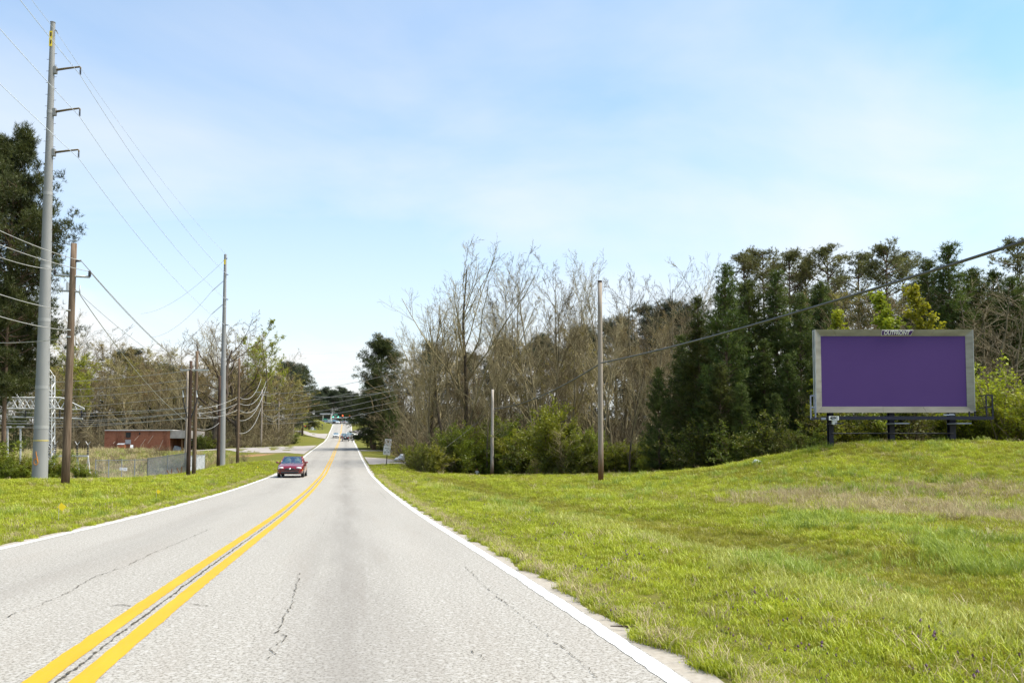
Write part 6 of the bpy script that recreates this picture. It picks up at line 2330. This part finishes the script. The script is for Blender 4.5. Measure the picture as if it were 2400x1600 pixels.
for k, (px, py) in enumerate([(401, 1122), (424, 1120)]):
    p = Vector((XatD(px, 82), 82.0, 0))
    p.z = g1(p.x, p.y)
    o = MB().path([(-0.35, 0, 0.75), (0, 0, 0), (0.12, 0, 0.9)], [0.06, 0.09, 0.05], 6).path([(0.05, 0.05, 0), (0.3, 0, 0.3)], 0.05, 5).build('broken_stump', wood_foot, None, loc=p)
    tag(o, ('left of the two broken stumps before the chain link gate', 'right of the two broken stumps before the chain link gate')[k], 'stump', 'broken stumps before the gate')

# ------------------------------------------------------------------ small things on the left verge
for k, (px, py, s) in enumerate([(137, 1219, 0.13), (366, 1171, 0.11), (602, 1100, 0.10)]):
    gx_, gy_ = gpx(px, py + 4)
    gz_ = g1(gx_, gy_)
    o = empty('marker_flag', (gx_, gy_, gz_), 0.3, ('nearest yellow marker flag in the left verge', 'middle yellow marker flag in the left verge', 'far yellow marker flag beside the red car')[k], 'flag', 'yellow marker flags')
    MB().tube((0, 0, -0.1), (0, 0, 0.42), 0.004, 0.004, 5).build('wire_stake', steel_grey, o)
    rt = Matrix.Rotation(0.7, 3, 'Y')
    MB().box((0.06, 0, 0.34), (s * 1.1, 0.004, s), rt).build('flag', tag_yellow, o)

# ------------------------------------------------------------------ right verge: road sign, hydrant, stone, debris, boxes
sgx, sgy = XatD(905.5, 82), 82.0
sg = empty('road_sign', (sgx, sgy, g1(sgx, sgy)), 0.12, 'weathered white sign on a dark leaning post at the driveway', 'sign')
sg.rotation_euler = (0, math.radians(4.0), 0.12)
hs_ = P(905, 1028, 82).z - g1(sgx, sgy)
MB().box((0, 0.03, hs_ / 2 - 0.2), (0.09, 0.05, hs_ + 0.3)).build('post', wood_dark, sg)
sign_w = simple('weathered_sign_white', (0.38, 0.38, 0.35), (0.55, 0.55, 0.52), 5.0, 0.7)
top_pl = MB().box((0, -0.02, hs_ - 0.32), (0.62, 0.02, 0.62)).build('upper_plate', sign_w, sg, bevel=0.006)
rg = MB()
for k in range(20):
    a, b = 2 * math.pi * k / 20, 2 * math.pi * (k + 1) / 20
    rg.tube((0.24 * math.cos(a), -0.035, hs_ - 0.31 + 0.24 * math.sin(a)), (0.24 * math.cos(b), -0.035, hs_ - 0.31 + 0.24 * math.sin(b)), 0.022, 0.022, 5)
rg.build('faded_ring', simple('faded_red_brown', (0.2, 0.10, 0.07), (0.3, 0.17, 0.12), 6), top_pl)
MB().box((0.0, -0.036, hs_ - 0.28), (0.17, 0.004, 0.24)).build('faded_symbol', simple('faded_symbol', (0.12, 0.09, 0.06), (0.2, 0.15, 0.1), 6), top_pl)
low_pl = MB().box((-0.05, -0.022, hs_ - 1.10), (0.66, 0.02, 0.88)).build('lower_plate', sign_w, sg, bevel=0.006)
sgr = simple('faded_print', (0.10, 0.10, 0.08), (0.2, 0.2, 0.17), 9)
MB().box((-0.04, -0.036, hs_ - 0.92), (0.46, 0.004, 0.08)).build('print', sgr, low_pl)
MB().box((-0.05, -0.036, hs_ - 1.10), (0.11, 0.004, 0.07)).build('print', sgr, low_pl)
MB().box((0.12, -0.036, hs_ - 1.28), (0.16, 0.004, 0.09)).box((-0.22, -0.036, hs_ - 1.3), (0.12, 0.004, 0.2)).build('print', sgr, low_pl)
# hydrant
hx, hy = XatD(1118, 79.5), 79.5
hyd = empty('fire_hydrant', (hx, hy, g1(hx, hy) - 0.02), 0, 'white fire hydrant with rusty bonnet left of the small grey pole', 'hydrant')
MB().lathe([(0.16, 0), (0.16, 0.05), (0.11, 0.07), (0.105, 0.5), (0.14, 0.52), (0.14, 0.58)], (0, 0, 0), 14).build('barrel', white_plate, hyd, True)
MB().lathe([(0.14, 0.58), (0.125, 0.66), (0.07, 0.73), (0.03, 0.76), (0.03, 0.82), (0.0, 0.83)], (0, 0, 0), 14).build('bonnet', wood_foot, hyd, True)
for d_ in ((-1, 0), (1, 0)):
    MB().tube((0, 0, 0.46), (0.2 * d_[0], 0, 0.46), 0.05, 0.055, 10).build('nozzle', white_plate, hyd, True)
MB().tube((0, 0, 0.44), (0, -0.19, 0.44), 0.07, 0.075, 10).build('nozzle', white_plate, hyd, True)


def lump(name, px, py, s, mat, label, cat, seed, D=None):
    gx_, gy_ = gpx(px, py) if D is None else (XatD(px, D), D)
    r = random.Random(seed)
    bm = bmesh.new()
    bmesh.ops.create_icosphere(bm, subdivisions=2, radius=1)
    for v in bm.verts:
        k = r.uniform(0.7, 1.2)
        v.co = Vector((v.co.x * s[0] * k, v.co.y * s[1] * k, v.co.z * s[2] * k))
    me = bpy.data.meshes.new(name)
    bm.to_mesh(me)
    bm.free()
    o = link_mesh(name, me, mat, None, (gx_, gy_, g1(gx_, gy_) + s[2] * 0.35))
    return tag(o, label, cat)


lump('stone', 1775, 1086, (0.22, 0.2, 0.15), porcelain, 'pale grey stone at the grass edge below the young pines', 'stone', 3)
lump('debris_clod', 1414, 1424, (0.055, 0.05, 0.032), black_part, 'black lump of rubbish on the grass beside the right edge line', 'rubbish', 4)
gx_, gy_ = gpx(1470, 1478)
o = MB().path([(-0.12, 0.05, 0.012), (-0.03, 0.0, 0.02), (0.06, -0.02, 0.016), (0.13, -0.07, 0.012)], [0.004, 0.007, 0.006, 0.003], 6).build('fallen_stick', wood_dark, None, True, (gx_, gy_, g1(gx_, gy_) + 0.01))
tag(o, 'dark fallen stick at the edge of the right verge', 'stick')
lump('white_tarpaulin_heap', 955, 1073, (1.5, 0.9, 0.55), white_plate, 'white heap half hidden by the shrub on the driveway', 'heap', 8, D=96)
bxq = XatD(877, 139)
bb2 = empty('brick_mailbox', (bxq, 139, g1(bxq, 139) - 0.03), 0.3, 'brown brick mailbox pillar behind the road sign', 'mailbox')
MB().box((0, 0, 0.5), (0.62, 0.62, 1.0)).build('pillar', simple('brown_brick', (0.09, 0.035, 0.02), (0.15, 0.06, 0.035), 6, 0.9), bb2)
MB().box((0, 0, 1.05), (0.75, 0.75, 0.1)).build('cap', wood_foot, bb2)
mbx = XatD(860, 150)
mb1 = empty('black_mailbox', (mbx, 150, g1(mbx, 150) - 0.03), 0.3, 'black mailbox on a post left of the brown brick pillar', 'mailbox')
MB().box((0.1, 0, 0.5), (0.12, 0.12, 1.0)).build('post', wood_dark, mb1)
MB().path([(0, -0.25, 1.12), (0, 0.25, 1.12)], 0.16, 10).box((0, 0, 1.05), (0.32, 0.5, 0.14)).build('box', black_part, mb1)

# ------------------------------------------------------------------ far junction: signals, masts, lamps, canopies
JD = 347.0
red_lamp = emitter('signal_red_lit', (1.0, 0.10, 0.03), 1.3)
green_lamp = emitter('signal_green_lit', (0.15, 0.9, 0.6), 0.7)
off_lamp = simple('signal_unlit', (0.02, 0.02, 0.02), (0.03, 0.03, 0.03), 3)
street_green = simple('street_sign_green', (0.02, 0.25, 0.14), (0.03, 0.3, 0.18), 3)


def jz(px, D):
    return g1(XatD(px, D), D)


ms1 = empty('signal_mast', (XatD(850, JD), JD, jz(850, JD) - 0.1), 0, 'mast arm with red traffic lights over the far junction', 'traffic light')


def jm(px, py, D=JD, root=ms1):
    return P(px, py, D) - Vector(root.location)


MB().tube((0, 0, 0), jm(850, 966), 0.16, 0.12, 8).build('pole', steel_grey, ms1)
MB().tube(jm(850, 967), jm(774, 970), 0.1, 0.06, 8).build('arm', black_part, ms1)
for px, py, lit in ((803, 974, 0), (819, 974.5, 0), (781, 973, 2), (793, 973, 2)):
    c_ = jm(px, py + 1.6)
    hd = MB().box(c_ + Vector((0, 0.1, 0)), (0.55, 0.25, 1.25)).build('signal_head', black_part, ms1)
    for k in range(3):
        q = c_ + Vector((0, -0.05, 0.38 - 0.38 * k))
        MB().tube(q, q + Vector((0, -0.06, 0)), 0.17 if k != lit else 0.24, 0.17 if k != lit else 0.24, 10).build('lamp', (red_lamp, off_lamp, green_lamp)[k] if k == lit else off_lamp, hd)
MB().box(jm(787, 971), (1.5, 0.06, 0.5)).build('street_name_sign', street_green, ms1)
ms2 = empty('signal_mast', (XatD(724, 300), 300, jz(724, 300) - 0.1), 0, 'thick black signal mast left of the far road', 'traffic light')
MB().path([(0, 0, 0), jm(724, 985, 300, ms2), jm(727, 981, 300, ms2), jm(756, 980, 300, ms2)], [0.28, 0.24, 0.2, 0.12], 10).build('mast', black_part, ms2)
c_ = jm(716, 998, 300, ms2)
hd = MB().box(c_ + Vector((0.1, 0.1, 0)), (0.5, 0.25, 0.6)).build('signal_head', black_part, ms2)
MB().tube(c_ + Vector((-0.05, -0.03, 0)), c_ + Vector((-0.05, -0.1, 0)), 0.17, 0.17, 10).build('lamp', red_lamp, hd)
MB().tube((jm(716, 998, 300, ms2).x + 0.1, 0, 0), c_ + Vector((0.1, 0.2, 0)), 0.06, 0.06, 6).build('side_post', black_part, ms2)
for px, pt, D, lab in ((734, 1003, 298, 'short black lamp post nearest the thick black mast'), (754.5, 994, 302, 'short black lamp post on the grass left of the far road')):
    o = empty('lamp_post', (XatD(px, D), D, jz(px, D) - 0.05), 0, lab, 'lamp post', 'short black lamp posts')
    h = P(px, pt, D).z - o.location.z
    MB().tube((0, 0, 0), (0, 0, h - 0.4), 0.09, 0.07, 8).build('post', black_part, o)
    MB().lathe([(0.05, 0), (0.26, 0.12), (0.3, 0.3), (0.2, 0.46), (0.03, 0.5)], (0, 0, h - 0.5), 10).build('lantern', black_part, o, True)
o = empty('white_cabinet', (XatD(730.5, 296), 296, jz(730, 296) - 0.05), 0, 'tall white cabinet beside the thick black mast', 'cabinet')
MB().box((0, 0, 0.9), (0.95, 0.5, 1.9)).build('housing', white_plate, o, bevel=0.04)
MB().box((-0.25, -0.26, 1.1), (0.35, 0.03, 1.0)).build('door', grey_board, o)
# buildings beyond the crest
sh_dark = simple('dark_roof', (0.03, 0.03, 0.05), (0.06, 0.06, 0.09), 1, 0.7)


def station(px0, px1, top, D, label, mat_f):
    x0_, x1_ = XatD(px0, D), XatD(px1, D)
    zg = jz((px0 + px1) / 2, D)
    o = empty('fuel_station_canopy', ((x0_ + x1_) / 2, D, zg - 0.1), 0, label, 'building', 'canopies at the far junction')
    h = P(px0, top, D).z - zg
    w = x1_ - x0_
    MB().box((0, 4, h - 0.35), (w, 8, 0.7)).build('fascia', mat_f, o)
    MB().box((0, -0.03, h - 0.35), (w * 0.9, 0.05, 0.28)).build('stripe', white_plate, o)
    for s in (-1, 1):
        MB().box((s * w * 0.36, 4, h / 2 - 0.4), (0.5, 0.5, h - 0.7)).build('column', white_plate, o)
    MB().box((0, 10, (h - 1) / 2), (w * 0.9, 4, h - 1.2)).build('shop_wall', sh_dark, o)
    for k in range(4):
        MB().box((-w * 0.33 + k * w * 0.22, 7.95, (h - 1) * 0.45), (w * 0.16, 0.06, (h - 1) * 0.5)).build('window', porcelain, o)
    return o


station(748, 774, 967, 385, 'dark canopy with white stripe left of the far traffic lights', sh_dark)
station(776, 800, 976, 392, 'low canopy behind the waiting cars at the far junction', sh_dark)
station(802, 824, 976, 396, 'pale canopy at the right of the far junction', coping)
for px, py, D, mt, lab in ((761, 982, 340, street_green, 'green road sign left of the far junction'), (832, 981, 340, tag_yellow, 'yellow sign right of the far junction'), (777, 971, 345, white_plate, 'small white sign left of the far traffic lights')):
    x_ = XatD(px, D)
    o = empty('far_sign', (x_, D, g1(x_, D) - 0.1), 0, lab, 'sign', 'small signs at the far junction')
    h = P(px, py, D).z - o.location.z
    MB().tube((0, 0, 0), (0, 0, h), 0.06, 0.06, 6).build('post', steel_grey, o)
    MB().box((0, -0.08, h), (1.6 if mt is street_green else 0.7, 0.04, 0.55)).build('plate', mt, o)


# ------------------------------------------------------------------ say which one: place words for look-alikes
RIGHT_ZONES = [(985, 'in line with the driveway'), (1100, 'in line with the gap before the hydrant'), (1180, 'in line with the small grey pole'), (1290, 'right of the small grey pole'), (1390, 'left of the weathered pole'), (1470, 'in line with the weathered pole'),
               (1560, 'right of the weathered pole'), (1640, 'left of the young pines'), (1760, 'in line with the pointed pine'), (1905, 'left of the billboard'), (1990, 'at the billboard left end'), (2110, 'at the billboard middle'), (2245, 'at the billboard right end'), (9999, 'near the right edge')]
LEFT_ZONES = [(75, 'at the left edge'), (150, 'in line with the steel pole'), (235, 'right of the near wood pole'), (320, 'in line with the building left half'), (400, 'in line with the building right half'), (470, 'in line with the pole pair'), (560, 'in line with the second steel pole'),
              (630, 'left of the white car'), (9999, 'nearest the road')]
ORD = ['leftmost', 'second from left', 'third from left', 'fourth from left', 'fifth from left', 'sixth from left', 'seventh from left', 'eighth from left', 'ninth from left']
bylab = {}
for o in list(COL.objects):
    if o.parent is None and o.get('label') and o.get('group'):
        bylab.setdefault(o['label'], []).append(o)


def px_of(o):
    return 1200 + F * o.location.x / max(1.0, o.location.y)


SHORT = {'leafless grey brown tree in the crowded wood right of the road': 'leafless grey brown tree in right wood',
         'bare tree with a haze of tan spring buds in the right wood': 'tan budding tree in right wood',
         'tangled bare undergrowth bush at the foot of the right wood': 'tangled bare bush in right wood'}


def join(base, tail):
    s = base + ', ' + tail
    if len(s.split()) > 16:
        s = SHORT.get(base, base) + ', ' + tail
    if len(s.split()) > 16:
        s = ' '.join(w for w in SHORT.get(base, base).split() if w not in ('the', 'a')) + ', ' + tail
    if len(s.split()) > 16:
        s = ' '.join(w for w in s.split() if w not in ('the', 'a', 'one'))
    return s


for lab, obs in bylab.items():
    if len(obs) < 2 or 720 < px_of(obs[0]) < 930 or 'distant' in lab:
        continue
    obs.sort(key=px_of)
    if len(obs) <= 9:
        for k, o in enumerate(obs):
            o['label'] = join(lab, ORD[k])
        continue
    zones = {}
    for o in obs:
        p = px_of(o)
        z = next(w for lim, w in (LEFT_ZONES if p < 720 else RIGHT_ZONES) if p < lim)
        zones.setdefault(z, []).append(o)
    for z, os_ in zones.items():
        for k, o in enumerate(os_):
            if len(os_) == 1:
                o['label'] = join(lab, z)
            elif len(os_) == 2:
                near = min(os_, key=lambda q: q.location.y)
                o['label'] = join(lab, ('nearer' if o is near else 'farther') + ' one ' + z)
            else:
                o['label'] = join(lab, z)
for o in COL.objects:
    if 'h' in o.keys():
        del o['h']
